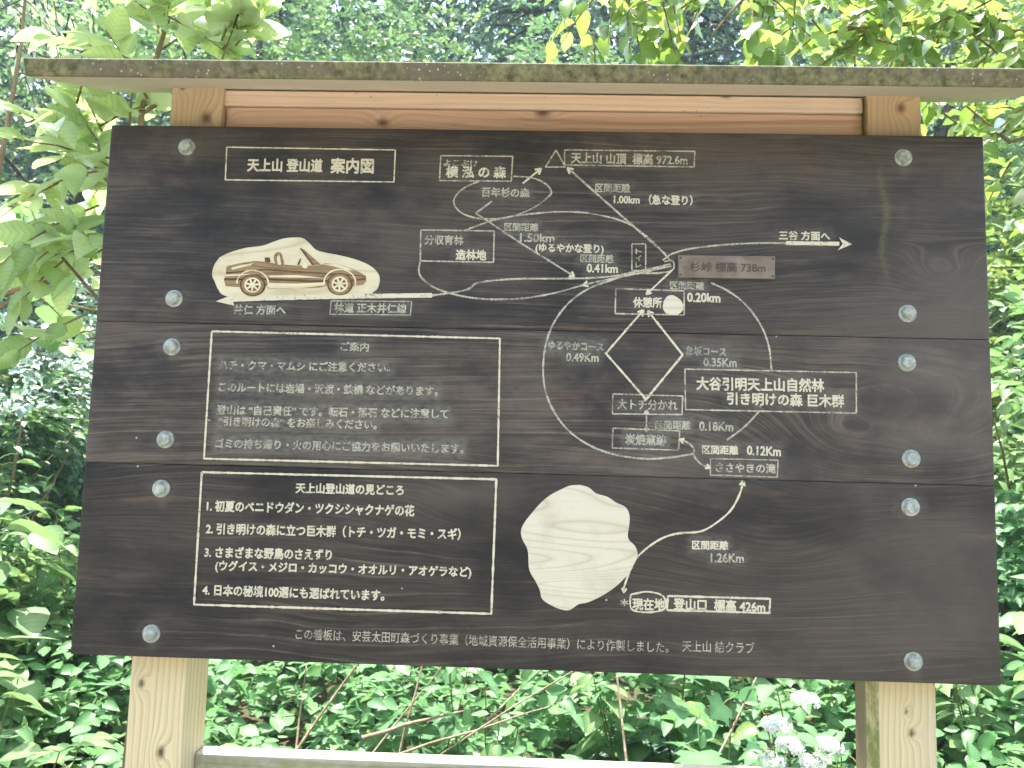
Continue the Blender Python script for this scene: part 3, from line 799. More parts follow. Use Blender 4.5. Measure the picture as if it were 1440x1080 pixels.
def beam(name, centre, size, axis, mat, parent, r=.004, step=.006, astep=.008, attrs=None, tilt=None):
    """rounded prism along axis (0 = x, 2 = z). attrs: function(V world) -> dict"""
    sx, sy, sz = size
    if axis == 0: prof = rounded(sy, sz, r, step); ln = sx
    else: prof = rounded(sx, sy, r, step); ln = sz
    n_ = max(2, int(ln / astep)); t = np.linspace(-ln / 2, ln / 2, n_ + 1)
    if axis == 2 or axis == 0:
        t = np.concatenate([[t[0]], [t[0] + .0015], t[1:-1], [t[-1] - .0015], [t[-1]]])
    mP = len(prof); sh = np.ones(len(t))
    V = np.zeros((len(t), mP, 3))
    for i, q in enumerate(t):
        pr = prof.copy()
        if i in (0, len(t) - 1): pr = pr * np.array([1 - .003 / np.ptp(prof[:, 0]), 1 - .003 / np.ptp(prof[:, 1])])
        if axis == 0: V[i, :, 0] = q; V[i, :, 1:] = pr
        else: V[i, :, 2] = q; V[i, :, :2] = pr
    V = V.reshape(-1, 3)
    if tilt is not None:
        ca, sa = math.cos(tilt), math.sin(tilt)
        y_, z_ = V[:, 1].copy(), V[:, 2].copy(); V[:, 1] = ca * y_ - sa * z_; V[:, 2] = sa * y_ + ca * z_
    V = V + np.array(centre)
    i = np.arange(len(t) - 1)[:, None] * mP + np.arange(mP)[None]; j = np.arange(len(t) - 1)[:, None] * mP + (np.arange(mP)[None] + 1) % mP
    Fq = np.stack([i, j, j + mP, i + mP], -1).reshape(-1, 4)
    if axis == 2: pass
    # caps as fans
    Vc = np.vstack([V, V[:mP].mean(0), V[-mP:].mean(0)]); a0 = len(V)
    k = np.arange(mP)
    cap = np.concatenate([np.stack([np.full(mP, a0), (k + 1) % mP, k], 1), np.stack([np.full(mP, a0 + 1), k + (len(t) - 1) * mP, (k + 1) % mP + (len(t) - 1) * mP], 1)])
    A = dict(moss=np.zeros(len(Vc)), knot=np.zeros(len(Vc)), warp=np.zeros(len(Vc)), wear=np.zeros(len(Vc)), scuff=np.zeros(len(Vc)))
    if attrs: A.update(attrs(Vc))
    me = mesh_np(name, Vc - OFF, [Fq, cap], A)
    # consistent outward normals
    import bmesh
    bm = bmesh.new(); bm.from_mesh(me); bmesh.ops.recalc_face_normals(bm, faces=bm.faces); bm.to_mesh(me); bm.free()
    return link(name, me, mat, parent)

def knots(V, lst, ax):
    """lst: (pos along the two visible axes, radius, stretch); returns knot and warp attributes"""
    kn = np.zeros(len(V)); wp = np.zeros(len(V))
    for (x, z, r, st) in lst:
        dx = (V[:, 0] - x) / (st if ax == 0 else 1.); dz = (V[:, 2] - z) / (st if ax == 2 else 1.)
        d = np.sqrt(dx * dx + dz * dz)
        kn = np.maximum(kn, np.clip(1.25 - d / r, 0, 1)); wp += .28 * np.exp(-(d / (2.2 * r)) ** 2)
    return kn, wp

def px(u, v, y=0.): p = ray(u, v, y); return p[0], p[2]

# posts ------------------------------------------------------------
PM = [pale_wood_mat('post_wood', 2, 3, (.64, .53, .32), (.46, .36, .205)), pale_wood_mat('post_wood', 2, 8, (.63, .52, .315), (.45, .355, .20))]
lk = [(*px(290, 166, .04), .013, 1.2), (*px(226, 1058, .04), .009, 1.5), (*px(199, 961, .04), .007, 1.4), (*px(276, 965, .04), .006, 1.8), (*px(257, 124, .04), .006, 1.)]
rk = [(*px(1267, 152, .04), .011, 1.1), (*px(1282, 1031, .04), .007, 1.2), (*px(1275, 1000, .04), .004, 1.5)]
def post_attrs(lst, side):
    def f(V):
        kn, wp = knots(V, lst, 2)
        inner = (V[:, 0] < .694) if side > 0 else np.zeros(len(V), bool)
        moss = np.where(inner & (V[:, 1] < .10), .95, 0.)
        moss = np.maximum(moss, .55 * np.clip((V[:, 2] - (BZ + .60)) / .06, 0, 1) * np.clip((.705 - V[:, 0]) / .02, 0, 1)) if side > 0 else moss + .15 * np.clip((.9 - V[:, 2]) / .5, 0, 1)
        wear = .42 * np.clip((V[:, 2] - (BZ + .45)) / .12, 0, 1) * (.7 if side < 0 else .85)
        if side > 0: wear = np.maximum(wear, 0)
        if side > 0: kn = np.maximum(kn, np.where(inner & (V[:, 1] >= .10), .72, 0.))  # rear part of the inner face darkened through the knot mask
        return dict(knot=kn, warp=wp, moss=moss, wear=wear)
    return f
ptop = BZ + .655
def post(x0, x1, mat, at):
    o = beam('post', ((x0 + x1) / 2, .0975, (ptop - .3) / 2), (x1 - x0, .115, ptop + .3), 2, mat, ROOT, .005, .005, .007, at)
    # the head of the post is cut to the slope of the roof
    for v in o.data.vertices:
        if v.co.z > ptop - .05: v.co.z += (v.co.y + OFF[1] - .04) * .384
    return o
post(-.806, -.691, PM[0], post_attrs(lk, -1))
post(.692, .806, PM[1], post_attrs(rk, 1))

# beams under the roof ---------------------------------------------
bk = [(*px(763, 157, .05), .012, 1.6), (*px(538, 171, .05), .011, 1.3), (*px(313, 163, .05), .010, .8)]
def tie_attrs(V):
    kn, wp = knots(V, bk, 0)
    zt = BZ + .606
    wear = .8 * np.exp(-((V[:, 2] - (zt - .012 - .004 * np.sin(V[:, 0] * 7))) / .006) ** 2) * np.clip(np.sin(V[:, 0] * 3.1 + .6) * 1.4 + .3, 0, 1)
    wear = np.maximum(wear, .30)
    moss = .9 * np.clip((V[:, 0] - .655) / .03, 0, 1)
    return dict(knot=kn, warp=wp, wear=wear, moss=moss)
TM = pale_wood_mat('tie_beam_wood', 0, 5, (.82, .60, .46), (.66, .43, .30), 12.)
HM = pale_wood_mat('head_beam_wood', 0, 6, (.80, .64, .49), (.68, .51, .37), 8.)
beam('tie_beam', (0, .0975, BZ + .556), (1.378, .085, .118), 0, TM, ROOT, .003, .006, .008, tie_attrs)
def head_attrs(V):
    kn, wp = knots(V, [(*px(1021, 133, .045), .006, 2.)], 0)
    return dict(knot=kn, warp=wp, wear=.12 + 0 * V[:, 0], moss=.5 * np.clip((V[:, 0] - .665) / .02, 0, 1))
beam('head_beam', (-.004, .092, BZ + .634), (1.384, .085, .034), 0, HM, ROOT, .003, .006, .008, head_attrs)

# roof ---------------------------------------------------------------
tl = math.atan(.384); dep = .340; th = .034
mid = np.array([0, (-.15 + .167) / 2, (BZ + .577 + BZ + .6985) / 2]) + np.array([0, -math.sin(tl), math.cos(tl)]) * th / 2
def roof_attrs(V):
    d = V - mid; ny = d[:, 1] * math.cos(tl) + d[:, 2] * math.sin(tl); nz = -d[:, 1] * math.sin(tl) + d[:, 2] * math.cos(tl)
    moss = np.where(ny < -dep / 2 + .0035, 1., 0.); moss = np.maximum(moss, np.where(nz > th / 2 - .002, .5, 0.))
    moss = np.maximum(moss, np.where(nz < -th / 2 + .002, .22 * np.clip((-V[:, 0] - .6) / .2, 0, 1) + .30 * np.clip((V[:, 0] - .6) / .2, 0, 1), 0))
    return dict(moss=moss)
beam('roof_board', tuple(mid), (2.0, dep, th), 0, roof_mat(), ROOT, .005, .006, .012, roof_attrs, tilt=tl)

# rail near the ground -------------------------------------------------
RM = pale_wood_mat('rail_wood', 0, 7, (.44, .41, .34), (.30, .275, .22), 10.)
beam('rail', (0, .128, BZ - .766 - .045), (1.380, .046, .09), 0, RM, ROOT, .003, .008, .01,
     lambda V: dict(moss=np.where(V[:, 2] > BZ - .770, .12, .7)))

# planks ---------------------------------------------------------------
WB, HB = 1.82, 1.094
seam1, seam2 = BZ + .1248, BZ - .166
zt, zb = BZ + HB / 2, BZ - HB / 2
gap = .0006
BOLTS = [(263, 207), (245, 420), (242, 488), (233, 618), (227, 687), (213, 891), (1270, 222), (1276, 441), (1275, 510), (1281, 645), (1280, 713), (1284, 930)]
SC = []       # (x0, x1, z, halfheight, strength) filled from the text list below

# ---- the writing: (text, left px, right px, centre-line y left, y right, height px, style, scuff)
# style 0 crisp, 1 worn, 2 very worn, 3 thin crisp
TX = [
 ('天上山 登山道', 348, 454, 232, 233, 19, 0, 0), ('案内図', 465, 526, 233, 233.5, 22, 0, 0),
 ('よこぶけ', 624, 672, 229, 229.5, 10, 1, 0), ('横 泓 の 森', 627, 712, 241.5, 242.5, 17, 0, .1), ('百年杉の森', 677, 745, 270, 271.5, 14, 1, .5),
 ('天上山 山頂  標高 972.6m', 803, 967, 222, 225, 16, 1, .3), ('区間距離', 837, 886, 264, 265, 13, 1, .6), ('1.00km （急な登り）', 863, 974, 280, 282, 14, 0, .4),
 ('分収育林', 597, 652, 337, 338, 14, 1, .5), ('造林地', 641, 684, 358, 359, 15, 0, .5),
 ('区間距離', 709, 757, 319, 320, 12, 1, .7), ('1.50km', 731, 780, 334, 335, 12, 1, .6), ('(ゆるやかな登り)', 753, 849, 348, 350, 13, 0, .6),
 ('区間距離', 816, 863, 363, 364.5, 12, 1, .8), ('0.41km', 825, 869, 377, 378, 12, 0, .5),
 ('井仁 方面へ', 329, 402, 435, 436, 14, 1, .4), ('林道 正木井仁線', 470, 572, 432.5, 434, 14, 1, .5),
 ('三谷 方面へ', 1095, 1167, 331, 332, 13, 0, .4), ('休憩所', 890, 931, 425, 425.5, 15, 0, .4),
 ('区間距離', 942, 990, 401, 402, 12, 1, .8), ('0.20km', 966, 1013, 418, 419, 13, 0, .3),
 ('ゆるやかコース', 771, 849, 485, 488, 13, 2, .8), ('0.49Km', 796, 842, 502, 503, 12, 1, .6), ('急坂コース', 964, 1021, 493, 495, 13, 2, .8), ('0.35Km', 989, 1036, 509, 510, 12, 2, .7),
 ('大トチ分かれ', 868, 953, 568, 570, 15, 1, .4), ('大谷引明天上山自然林', 979, 1159, 539, 542, 19, 0, .2), ('引き明けの森 巨木群', 1022, 1187, 560, 564, 18, 0, .5),
 ('区間距離', 921, 971, 597, 598, 13, 2, 1.), ('0.18Km', 983, 1031, 599, 600, 13, 1, .5), ('炭焼窯跡', 879, 937, 617.5, 619, 16, 2, 1.),
 ('区間距離', 987, 1038, 632, 633, 13, 0, .7), ('0.12Km', 1050, 1098, 633, 635, 13, 0, .6), ('ささやきの滝', 1006, 1091, 657, 659, 14, 1, .6),
 ('区間距離', 973, 1024, 766, 767, 13, 0, .8), ('1.26Km', 999, 1046, 784, 785, 13, 1, .5), ('現在地', 889, 935, 849, 850, 17, 0, .3), ('登山口  標高 426m', 947, 1076, 849, 853, 17, 0, .4), ('＊', 872, 884, 847, 847, 12, 1, .2),
 ('ご案内', 479, 519, 487, 488, 13, 1, .6),
 ('ハチ・クマ・マムシ にご注意ください。', 308, 549, 513, 517, 14, 1, .9), ('このルートには岩場・沢渡・鉄橋 などがあります。', 308, 616, 544, 550, 14, 1, .9),
 ('登山は “自己責任” です。転石・落石 などに注意して', 305, 631, 576, 582, 14, 1, 1.), ('“引き明けの森” をお楽しみください。', 308, 530, 592, 597, 14, 1, 1.),
 ('ゴミの持ち帰り・火の用心にご協力をお願いいたします。', 303, 652, 623, 631, 14, 2, 1.),
 ('天上山登山道の見どころ', 416, 568, 686, 689, 15, 0, .1), ('1. 初夏のベニドウダン・ツクシシャクナゲの花', 291, 583, 711, 718, 16, 0, .1),
 ('2. 引き明けの森に立つ巨木群（トチ・ツガ・モミ・スギ）', 290, 648, 743, 751, 16, 0, .1), ('3. さまざまな野鳥のさえずり', 288, 467, 776, 780, 16, 0, .1),
 ('(ウグイス・メジロ・カッコウ・オオルリ・アオゲラなど)', 303, 663, 795, 804, 15, 0, .1), ('4. 日本の秘境100選にも選ばれています。', 285, 541, 829, 837, 16, 0, .1),
 ('この看板は、安芸太田町森づくり事業（地域資源保全活用事業）により作製しました。', 416, 940, 891, 910, 16, 3, .15), ('天上山 結クラブ', 959, 1061, 908, 911, 17, 3, .1),
]
for (t, a, b, ya, yb, h, st, sc) in TX:
    p = B(a, ya); q = B(b, yb)
    if sc: SC.append((p[0], q[0], (p[1] + q[1]) / 2, h * .00078, sc))
def plank_attrs(V):
    scf = np.zeros(len(V)); moss = np.zeros(len(V)); wear = np.zeros(len(V))
    fr = V[:, 1] < .006
    rn = np.random.default_rng(4)
    for x0_, x1_, z_, hh, st in SC:
        dx = np.maximum(0, np.maximum(x0_ - V[:, 0], V[:, 0] - x1_)); dz = np.maximum(0, np.abs(V[:, 2] - z_) - hh)
        scf = np.maximum(scf, st * np.exp(-(dx * dx + dz * dz) / .010 ** 2))
    # green streak below a top right leak
    xs_ = px(1243, 300)[0]
    dxs = V[:, 0] - xs_ - .006 * np.sin(V[:, 2] * 40)
    m_ = np.exp(-(dxs / .006) ** 2) * np.clip((BZ + .50 - V[:, 2]) / .05, 0, 1) * np.clip((V[:, 2] - (BZ + .22)) / .1, 0, 1)
    moss = np.maximum(moss, .55 * m_)
    # sky sheen painted in, paler towards the right-hand end; worn patches too
    wear = .30 * np.clip((V[:, 0] - .20) / .6, 0, 1)
    wear += .5 * np.exp(-((V[:, 0] - .80) / .15) ** 2 - ((V[:, 2] - (BZ - .02)) / .12) ** 2)
    for u, v_, r_ in [(1155, 600, .05), (1120, 655, .05), (900, 660, .1), (640, 690, .06)]:
        x_, z_ = px(u, v_); wear = np.maximum(wear, .4 * np.exp(-(((V[:, 0] - x_) / (2.2 * r_)) ** 2 + ((V[:, 2] - z_) / (.5 * r_)) ** 2)))
    wp = np.zeros(len(V))
    for u, v_, r_, k_ in [(1310, 640, .11, 1.0), (1180, 640, .10, .8), (1400, 600, .12, .8), (1090, 770, .14, .7), (700, 720, .1, .4), (1150, 590, .12, .5), (1330, 385, .06, .8)]:
        x_, z_ = px(u, v_); wp += .62 * k_ * np.exp(-(((V[:, 0] - x_) / (1.3 * r_)) ** 2 + ((V[:, 2] - z_) / (.75 * r_)) ** 2))
    for u, v in BOLTS:
        x_, z_ = px(u, v); d = np.sqrt(((V[:, 0] - x_) / 1.25) ** 2 + (V[:, 2] - z_) ** 2)
        scf = np.maximum(scf, .75 * np.clip(1.5 - d / .022, 0, 1) * (.5 + .5 * ((int(u * 3 + v) % 3) > 0)))
        wear = wear + .5 * np.exp(-((V[:, 0] - x_ - .004) / .010) ** 2 - ((V[:, 2] - z_ + .022) / .014) ** 2) * ((int(u + v) % 2) == 0)
    return dict(scuff=scf * fr, moss=moss * fr, wear=np.clip(wear, 0, .6) * fr, warp=wp)
PK = []
for (z1, z0, seed, tone) in [(zt, seam1 + gap / 2, 1.0, .90), (seam1 - gap / 2, seam2 + gap / 2, 2.3, 1.25), (seam2 - gap / 2, zb, 4.1, .62)]:
    PK.append(beam('plank', (0, .019, (z0 + z1) / 2), (WB, .038, z1 - z0), 0, dark_plank_mat(seed, tone), ROOT, .003, .005, .005, plank_attrs))
def plank_of(z): return PK[0] if z > seam1 else PK[1] if z > seam2 else PK[2]

# ---- lettering as thin raised meshes
LM = [letter_mat('carved_letter', 0), letter_mat('worn_letter', 1), letter_mat('faded_letter', 2), letter_mat('thin_letter', 1)]
PLM = letter_mat('plate_letter', 0)
def text_mesh(t, bold, extr=.0004):
    cu = bpy.data.curves.new('lettering', 'FONT'); cu.body = t; cu.size = 1.0; cu.resolution_u = 3
    cu.offset = bold; cu.extrude = 0.0; cu.align_x = 'LEFT'
    o = bpy.data.objects.new('lettering', cu); COL.objects.link(o)
    dg = bpy.context.evaluated_depsgraph_get(); dg.update()
    me = bpy.data.meshes.new_from_object(o.evaluated_get(dg)); COL.objects.unlink(o); bpy.data.objects.remove(o); bpy.data.curves.remove(cu)
    return me
def put_text(t, a, b, ya, yb, h, mat, bold, parent, y=-.0007, base_y=0.):
    me0 = text_mesh(t, 0.)
    n_ = len(me0.vertices); co = np.zeros(n_ * 3, np.float32); me0.vertices.foreach_get('co', co); co = co.reshape(-1, 3)
    me0.calc_loop_triangles(); tri = np.zeros(len(me0.loop_triangles) * 3, np.int32); me0.loop_triangles.foreach_get('vertices', tri); tri = tri.reshape(-1, 3)
    bpy.data.meshes.remove(me0)
    # heavier strokes: the same outlines laid a hair apart, each shifted a little
    sh = [(0, 0)] if bold < .005 else [(bold * math.cos(q), bold * math.sin(q)) for q in np.linspace(0, 2 * math.pi, 8, endpoint=False)]
    p = ray(a, ya, base_y)[[0, 2]]; q = ray(b, yb, base_y)[[0, 2]]
    u0, u1 = co[:, 0].min() - bold, co[:, 0].max() + bold
    d = q - p; Lw = np.linalg.norm(d); d /= Lw; up_ = np.array([-d[1], d[0]])
    hh = h * np.linalg.norm(ray(a, ya + .5, base_y)[[0, 2]] - ray(a, ya - .5, base_y)[[0, 2]])
    cjk = any(ord(ch) > 0x2fff for ch in t)
    em = (.88, -.10) if cjk else (.72, -.02)
    vs = hh / (em[0] - em[1] if cjk else .74)
    VV = []; TT = []
    for i, (sx, sz) in enumerate(sh):
        X = (co[:, 0] + sx - u0) / (u1 - u0) * Lw; Z = (co[:, 1] + sz - (em[0] + em[1]) / 2) * vs
        w = p[None] + X[:, None] * d + Z[:, None] * up_
        VV.append(np.stack([w[:, 0], np.full(n_, y - i * .00004), w[:, 1]], 1)); TT.append(tri + i * n_)
    return link('lettering', mesh_np('lettering', np.concatenate(VV) - OFF, [np.concatenate(TT)]), mat, parent)
for i, (t, a, b, ya, yb, h, st, sc) in enumerate(TX):
    pz = B((a + b) / 2, (ya + yb) / 2)[1]
    put_text(t, a, b, ya, yb, h, LM[st], [.036, .031, .034, .009][st], plank_of(pz), y=-.0010)
for ch, v_ in (('ト', 353.5), ('イ', 363), ('レ', 372.5)):
    put_text(ch, 893.5, 902, v_, v_, 9, LM[1], .03, PK[0], y=-.0010)

# ---- carved lines
rngl = np.random.default_rng(101)
LINE_I = [0]
def smooth_path(P, n_=10):
    P = np.asarray(P, float)
    if len(P) < 3: return P
    Q = np.vstack([2 * P[0] - P[1], P, 2 * P[-1] - P[-2]]); out = []
    for i in range(1, len(Q) - 2):
        p0, p1, p2, p3 = Q[i - 1], Q[i], Q[i + 1], Q[i + 2]
        for t in np.linspace(0, 1, n_, endpoint=False):
            out.append(.5 * (2 * p1 + (p2 - p0) * t + (2 * p0 - 5 * p1 + 4 * p2 - p3) * t * t + (3 * p1 - p0 - 3 * p2 + p3) * t ** 3))
    out.append(P[-1]); return np.array(out)
def ribbon(name, pts, w, mat, smooth=True, closed=False, parent=None, y=None, jit=.16):
    P = np.array([B(u, v) for u, v in pts])
    if smooth: P = smooth_path(P)
    if closed: P = np.vstack([P, P[:1]])
    # resample about every 6 mm
    sl = np.concatenate([[0], np.cumsum(np.linalg.norm(np.diff(P, axis=0), axis=1))])
    keep = np.concatenate([[True], np.diff(sl) > 1e-9]); P = P[keep]; sl = sl[keep]
    ss = np.unique(np.concatenate([np.arange(0, sl[-1], .006), sl if not smooth else [sl[-1]]]))
    P = np.stack([np.interp(ss, sl, P[:, 0]), np.interp(ss, sl, P[:, 1])], 1)
    T = np.gradient(P, axis=0); T = T / np.maximum(np.linalg.norm(T, axis=1, keepdims=True), 1e-9); Nn = np.stack([-T[:, 1], T[:, 0]], 1)
    hw = w * .00145 / 2 * (1 + rngl.normal(0, jit, len(P)))[:, None]
    k = LINE_I[0] = LINE_I[0] + 1
    yy = (-.0004 - (k % 5) * .00009) if y is None else y
    a = P + Nn * hw; b = P - Nn * hw
    V = np.concatenate([np.stack([a[:, 0], np.full(len(a), yy), a[:, 1]], 1), np.stack([b[:, 0], np.full(len(b), yy), b[:, 1]], 1)]) - OFF
    i = np.arange(len(P) - 1); n_ = len(P)
    me = mesh_np(name, V, [np.stack([i, i + n_, i + n_ + 1, i + 1], 1)])
    return link(name, me, mat, parent if parent is not None else plank_of(P[len(P) // 2][1]))
def poly(name, pts, mat, parent, y, thick=.001, smooth=True, bev=.0006):
    """flat carved patch: a polygon with a thickness and a softened edge"""
    P = np.array([B(u, v) for u, v in pts])
    if smooth: P = smooth_path(np.vstack([P, P[:1]]), 6)[:-1]
    c = P.mean(0); n_ = len(P)
    d = nrm(P - c)
    f = np.stack([P[:, 0] - d[:, 0] * bev, np.full(n_, y), P[:, 1] - d[:, 1] * bev], 1); b = np.stack([P[:, 0], np.full(n_, y + thick), P[:, 1]], 1)
    me = bpy.data.meshes.new(name)
    k = np.arange(n_); me.from_pydata((np.vstack([f, b]) - OFF).tolist(), [], [list(range(n_))] + np.stack([k, k + n_, (k + 1) % n_ + n_, (k + 1) % n_], 1).tolist())
    import bmesh
    bm = bmesh.new(); bm.from_mesh(me); bmesh.ops.recalc_face_normals(bm, faces=bm.faces)
    bmesh.ops.triangulate(bm, faces=[q for q in bm.faces if len(q.verts) > 4])
    if sum(q.normal.y * q.calc_area() for q in bm.faces) > 0: bmesh.ops.reverse_faces(bm, faces=bm.faces)
    bm.to_mesh(me); bm.free()
    return link(name, me, mat, parent)
def frame(pts, w=2.2, mat=None, **kw):
    c = list(pts) + [pts[0]]
    return ribbon('frame_line', c, w, mat or LM[1], smooth=False, **kw)
def head(tip, frm, sz, mat):
    """open two-stroke arrow head"""
    t = np.array(tip, float); d = np.array(frm, float) - t; d /= np.linalg.norm(d); nn = np.array([-d[1], d[0]])
    return ribbon('arrow_head', [tuple(t + d * sz + nn * sz * .55), tuple(t), tuple(t + d * sz - nn * sz * .55)], 2.8, mat, smooth=False)
frame([(319, 207), (556, 211), (554, 256), (317, 253)], 1.8, LM[0])
frame([(620, 219), (721, 220), (719, 255), (618, 254)], 2.0)
frame([(794, 211), (977, 213), (976, 235), (794, 232)], 2.0)
frame([(592, 323.5), (695, 325), (694, 369), (591, 367)], 2.0)
frame([(888.6, 343), (908, 343), (908, 381), (888.6, 380)], 1.8)
frame([(866, 406), (962, 409), (962, 443), (865, 441)], 2.0)
frame([(466, 423), (579, 424), (577, 443), (464, 442)], 1.6, LM[2])
frame([(862, 554), (960, 557), (959, 583), (861, 582)], 1.8)
frame([(963, 519), (1204, 524), (1204, 581), (964, 576)], 2.0)
frame([(862, 602), (956, 606), (954, 633), (861, 630)], 2.0)
frame([(999, 645), (1094, 647), (1093, 671), (999, 668)], 1.8, LM[2])
frame([(939, 838), (1083, 842), (1082, 862), (938, 858)], 2.6, LM[0])
frame([(298, 466), (703, 476), (700, 655), (287, 645)], 2.6, LM[0])
frame([(284, 664), (698, 674), (691, 863), (273, 850)], 2.8, LM[0])
frame([(782, 211), (767, 235), (795, 235)], 2.0)
def route(pts, w=2.4, mat=None, **kw): return ribbon('route_line', pts, w, mat or LM[1], **kw)
route([(674, 255), (653, 264), (640, 277), (639, 288), (650, 300), (673, 307), (710, 306.5), (747, 294), (772, 276), (775, 268), (765, 257), (747, 250), (722, 248)], 2.2)
route([(692, 283), (669, 300), (686, 311), (734, 343), (808, 389)], 2.4, smooth=False); head((808, 389), (734, 343), 7, LM[0])
route([(654, 324), (687, 312), (713, 305.5), (747, 301), (782, 298), (820, 299), (850, 304), (880, 313), (902, 327), (924, 346), (944, 368)], 2.4)
route([(735, 258), (761, 237)], 2.6, LM[0]); head((761, 237), (735, 258), 8, LM[0])
route([(798, 236), (870, 300), (902, 328), (935, 357)], 2.6, smooth=False); head((798, 236), (870, 300), 8, LM[0])
route([(608, 415.5), (640, 411), (660, 406), (671, 398), (700, 394), (735, 392), (780, 392), (830, 391), (865, 388), (900, 381), (925, 376), (943, 371)], 2.6)
route([(591, 367), (589, 382), (595, 393), (612, 405), (635, 413), (665, 419), (700, 421), (740, 419), (780, 412), (820, 401), (850, 394), (900, 384), (944, 374)], 2.4)
head((820, 401), (850, 393), 7, LM[0])
route([(893, 383), (868, 391), (830, 405), (803, 423), (783, 447), (770, 475), (764, 510), (766, 545), (777, 575), (797, 603), (825, 624), (860, 638), (905, 645), (945, 643), (975, 638)], 2.6)
route([(1000, 398), (1025, 410), (1050, 430), (1070, 458), (1081, 487), (1085, 521)], 2.4)
route([(1067, 579), (1047, 600), (1022, 619)], 2.4, LM[2])
route([(932, 366), (945, 357), (970, 350), (1010, 345), (1060, 342), (1105, 342)], 2.4)
route([(934, 368), (945, 366), (948, 374), (944, 381), (925, 384), (900, 384)], 2.4)
route([(946, 379), (909, 414)], 2.6, LM[0]); head((909, 414), (946, 379), 7, LM[0])
route([(905, 436), (852, 497), (908, 561)], 2.8, LM[0], smooth=False); route([(911, 437), (960, 499), (909, 561)], 2.8, LM[0], smooth=False)
head((905, 436), (852, 497), 8, LM[0]); head((911, 437), (960, 499), 8, LM[0]); head((908, 563), (908, 545), 8, LM[0])
route([(909, 577), (909, 605)], 2.2); head((909, 577), (909, 600), 5, LM[0]); head((909, 607), (909, 580), 5, LM[1])
route([(957, 618), (968, 623), (976, 632), (976, 641), (985, 652), (997, 658)], 2.4); head((956, 618), (970, 623), 6, LM[0]); head((998, 658), (985, 652), 6, LM[0])
route([(1045, 677), (1040, 695), (1028, 717), (1009, 734), (986, 747), (955, 750), (933, 756), (912, 769), (896, 784), (887, 800), (878, 824), (877, 832)], 2.6, LM[0])
head((1045, 676), (1042, 690), 7, LM[0]); head((877, 833), (879, 820), 6, LM[0])
route([(887, 836), (910, 832), (931, 837), (936, 848), (933, 857), (912, 861), (890, 858), (886, 848), (887, 836)], 2.2, LM[0])
# the thick road strokes with filled heads
route([(318, 421.5), (460, 417.5), (608, 415.5)], 6.5, LM[0], smooth=False, y=-.0022, jit=.07)
poly('arrow_head', [(304, 424), (334, 412), (327, 421), (330, 430)], LM[0], PK[0], -.0024, .0022, smooth=False)
route([(1105, 342), (1180, 343)], 5.5, LM[0], y=-.0012, jit=.05)
poly('arrow_head', [(1198, 343.5), (1180, 334), (1185, 343), (1178, 352)], LM[0], PK[0], -.0013, .0012, smooth=False)

# ---- the two carved pale patches (their carved mascot is left out) and the small one
def zc(p): return (280 + p[0] / 4.5, 320 + p[1] / 4.5)
PALE = carved_mat('bare_carved_wood', (.60, .53, .36), (.46, .37, .23), 3, 12.)
PALE2 = carved_mat('bare_carved_wood', (.57, .52, .40), (.46, .39, .27), 5, 34., swirl=1.0)
BURN = carved_mat('burnt_carving', (.27, .18, .09), (.13, .078, .038), 2, 22., swirl=1.3)
BURN2 = carved_mat('burnt_carving_dark', (.12, .066, .030), (.06, .034, .018), 2, 14.)
LITE = carved_mat('carved_highlight', (.66, .57, .37), (.52, .42, .25), 4, 8.)
CARP = poly('carved_panel', [zc(p) for p in [(128, 190), (190, 160), (290, 130), (400, 115), (470, 90), (540, 68), (610, 62), (660, 68), (700, 100), (740, 140), (800, 158), (900, 178), (1000, 205), (1080, 240), (1130, 285), (1144, 330), (1130, 385), (1100, 410), (1060, 436), (700, 446), (300, 448), (160, 430), (120, 390), (100, 345), (82, 300), (95, 240)]], PALE, ROOT, -.0012, .0014)
CARP['label'] = 'pale panel carved with an open-top car'
def cp(name, pts, mat, y, smooth=False): return poly(name, [zc(p) for p in pts], mat, CARP, y, .0005, smooth, .0002)
cp('car_body', [(172, 262), (180, 245), (250, 228), (350, 213), (420, 218), (500, 232), (620, 242), (760, 242), (800, 228), (880, 235), (960, 258), (1020, 285), (1056, 308), (1060, 335), (1040, 362), (975, 372), (930, 352), (820, 366), (760, 382), (440, 386), (408, 352), (280, 352), (262, 378), (170, 372), (158, 330), (172, 300)], BURN, -.0019)
cp('bonnet_highlight', [(785, 235), (870, 233), (940, 255), (985, 276), (930, 268), (850, 246)], LITE, -.0022)
cp('boot_highlight', [(205, 258), (262, 240), (345, 226), (330, 240), (262, 256), (210, 268)], LITE, -.0022)
cp('body_line', [(172, 285), (420, 262), (700, 282), (1056, 306), (1056, 312), (700, 290), (420, 272), (172, 293)], BURN2, -.0022)
cp('body_line', [(160, 322), (430, 322), (700, 336), (960, 330), (1058, 322), (1050, 334), (960, 340), (700, 348), (430, 334), (160, 336)], BURN2, -.0022)
cp('body_highlight', [(440, 305), (620, 302), (800, 322), (640, 318), (450, 316)], LITE, -.0021)
cp('body_highlight', [(172, 300), (270, 296), (400, 292), (270, 304), (172, 310)], LITE, -.0021)
cp('sill', [(440, 352), (620, 356), (800, 348), (800, 366), (620, 388), (440, 384)], LITE, -.00215)
cp('windscreen', [(642, 132), (664, 140), (775, 238), (722, 240)], BURN, -.0018)
cp('windscreen_edge', [(638, 134), (648, 130), (730, 238), (716, 240)], BURN2, -.0020)
cp('headrest', [(416, 190), (448, 190), (455, 218), (440, 224), (418, 218)], BURN2, -.0018)
cp('mirror', [(655, 232), (676, 218), (690, 248), (676, 262), (652, 252)], LITE, -.0023)
cp('seat_back', [(486, 236), (474, 196), (480, 168), (498, 156), (518, 160), (528, 182), (536, 238)], BURN, -.0018, True)
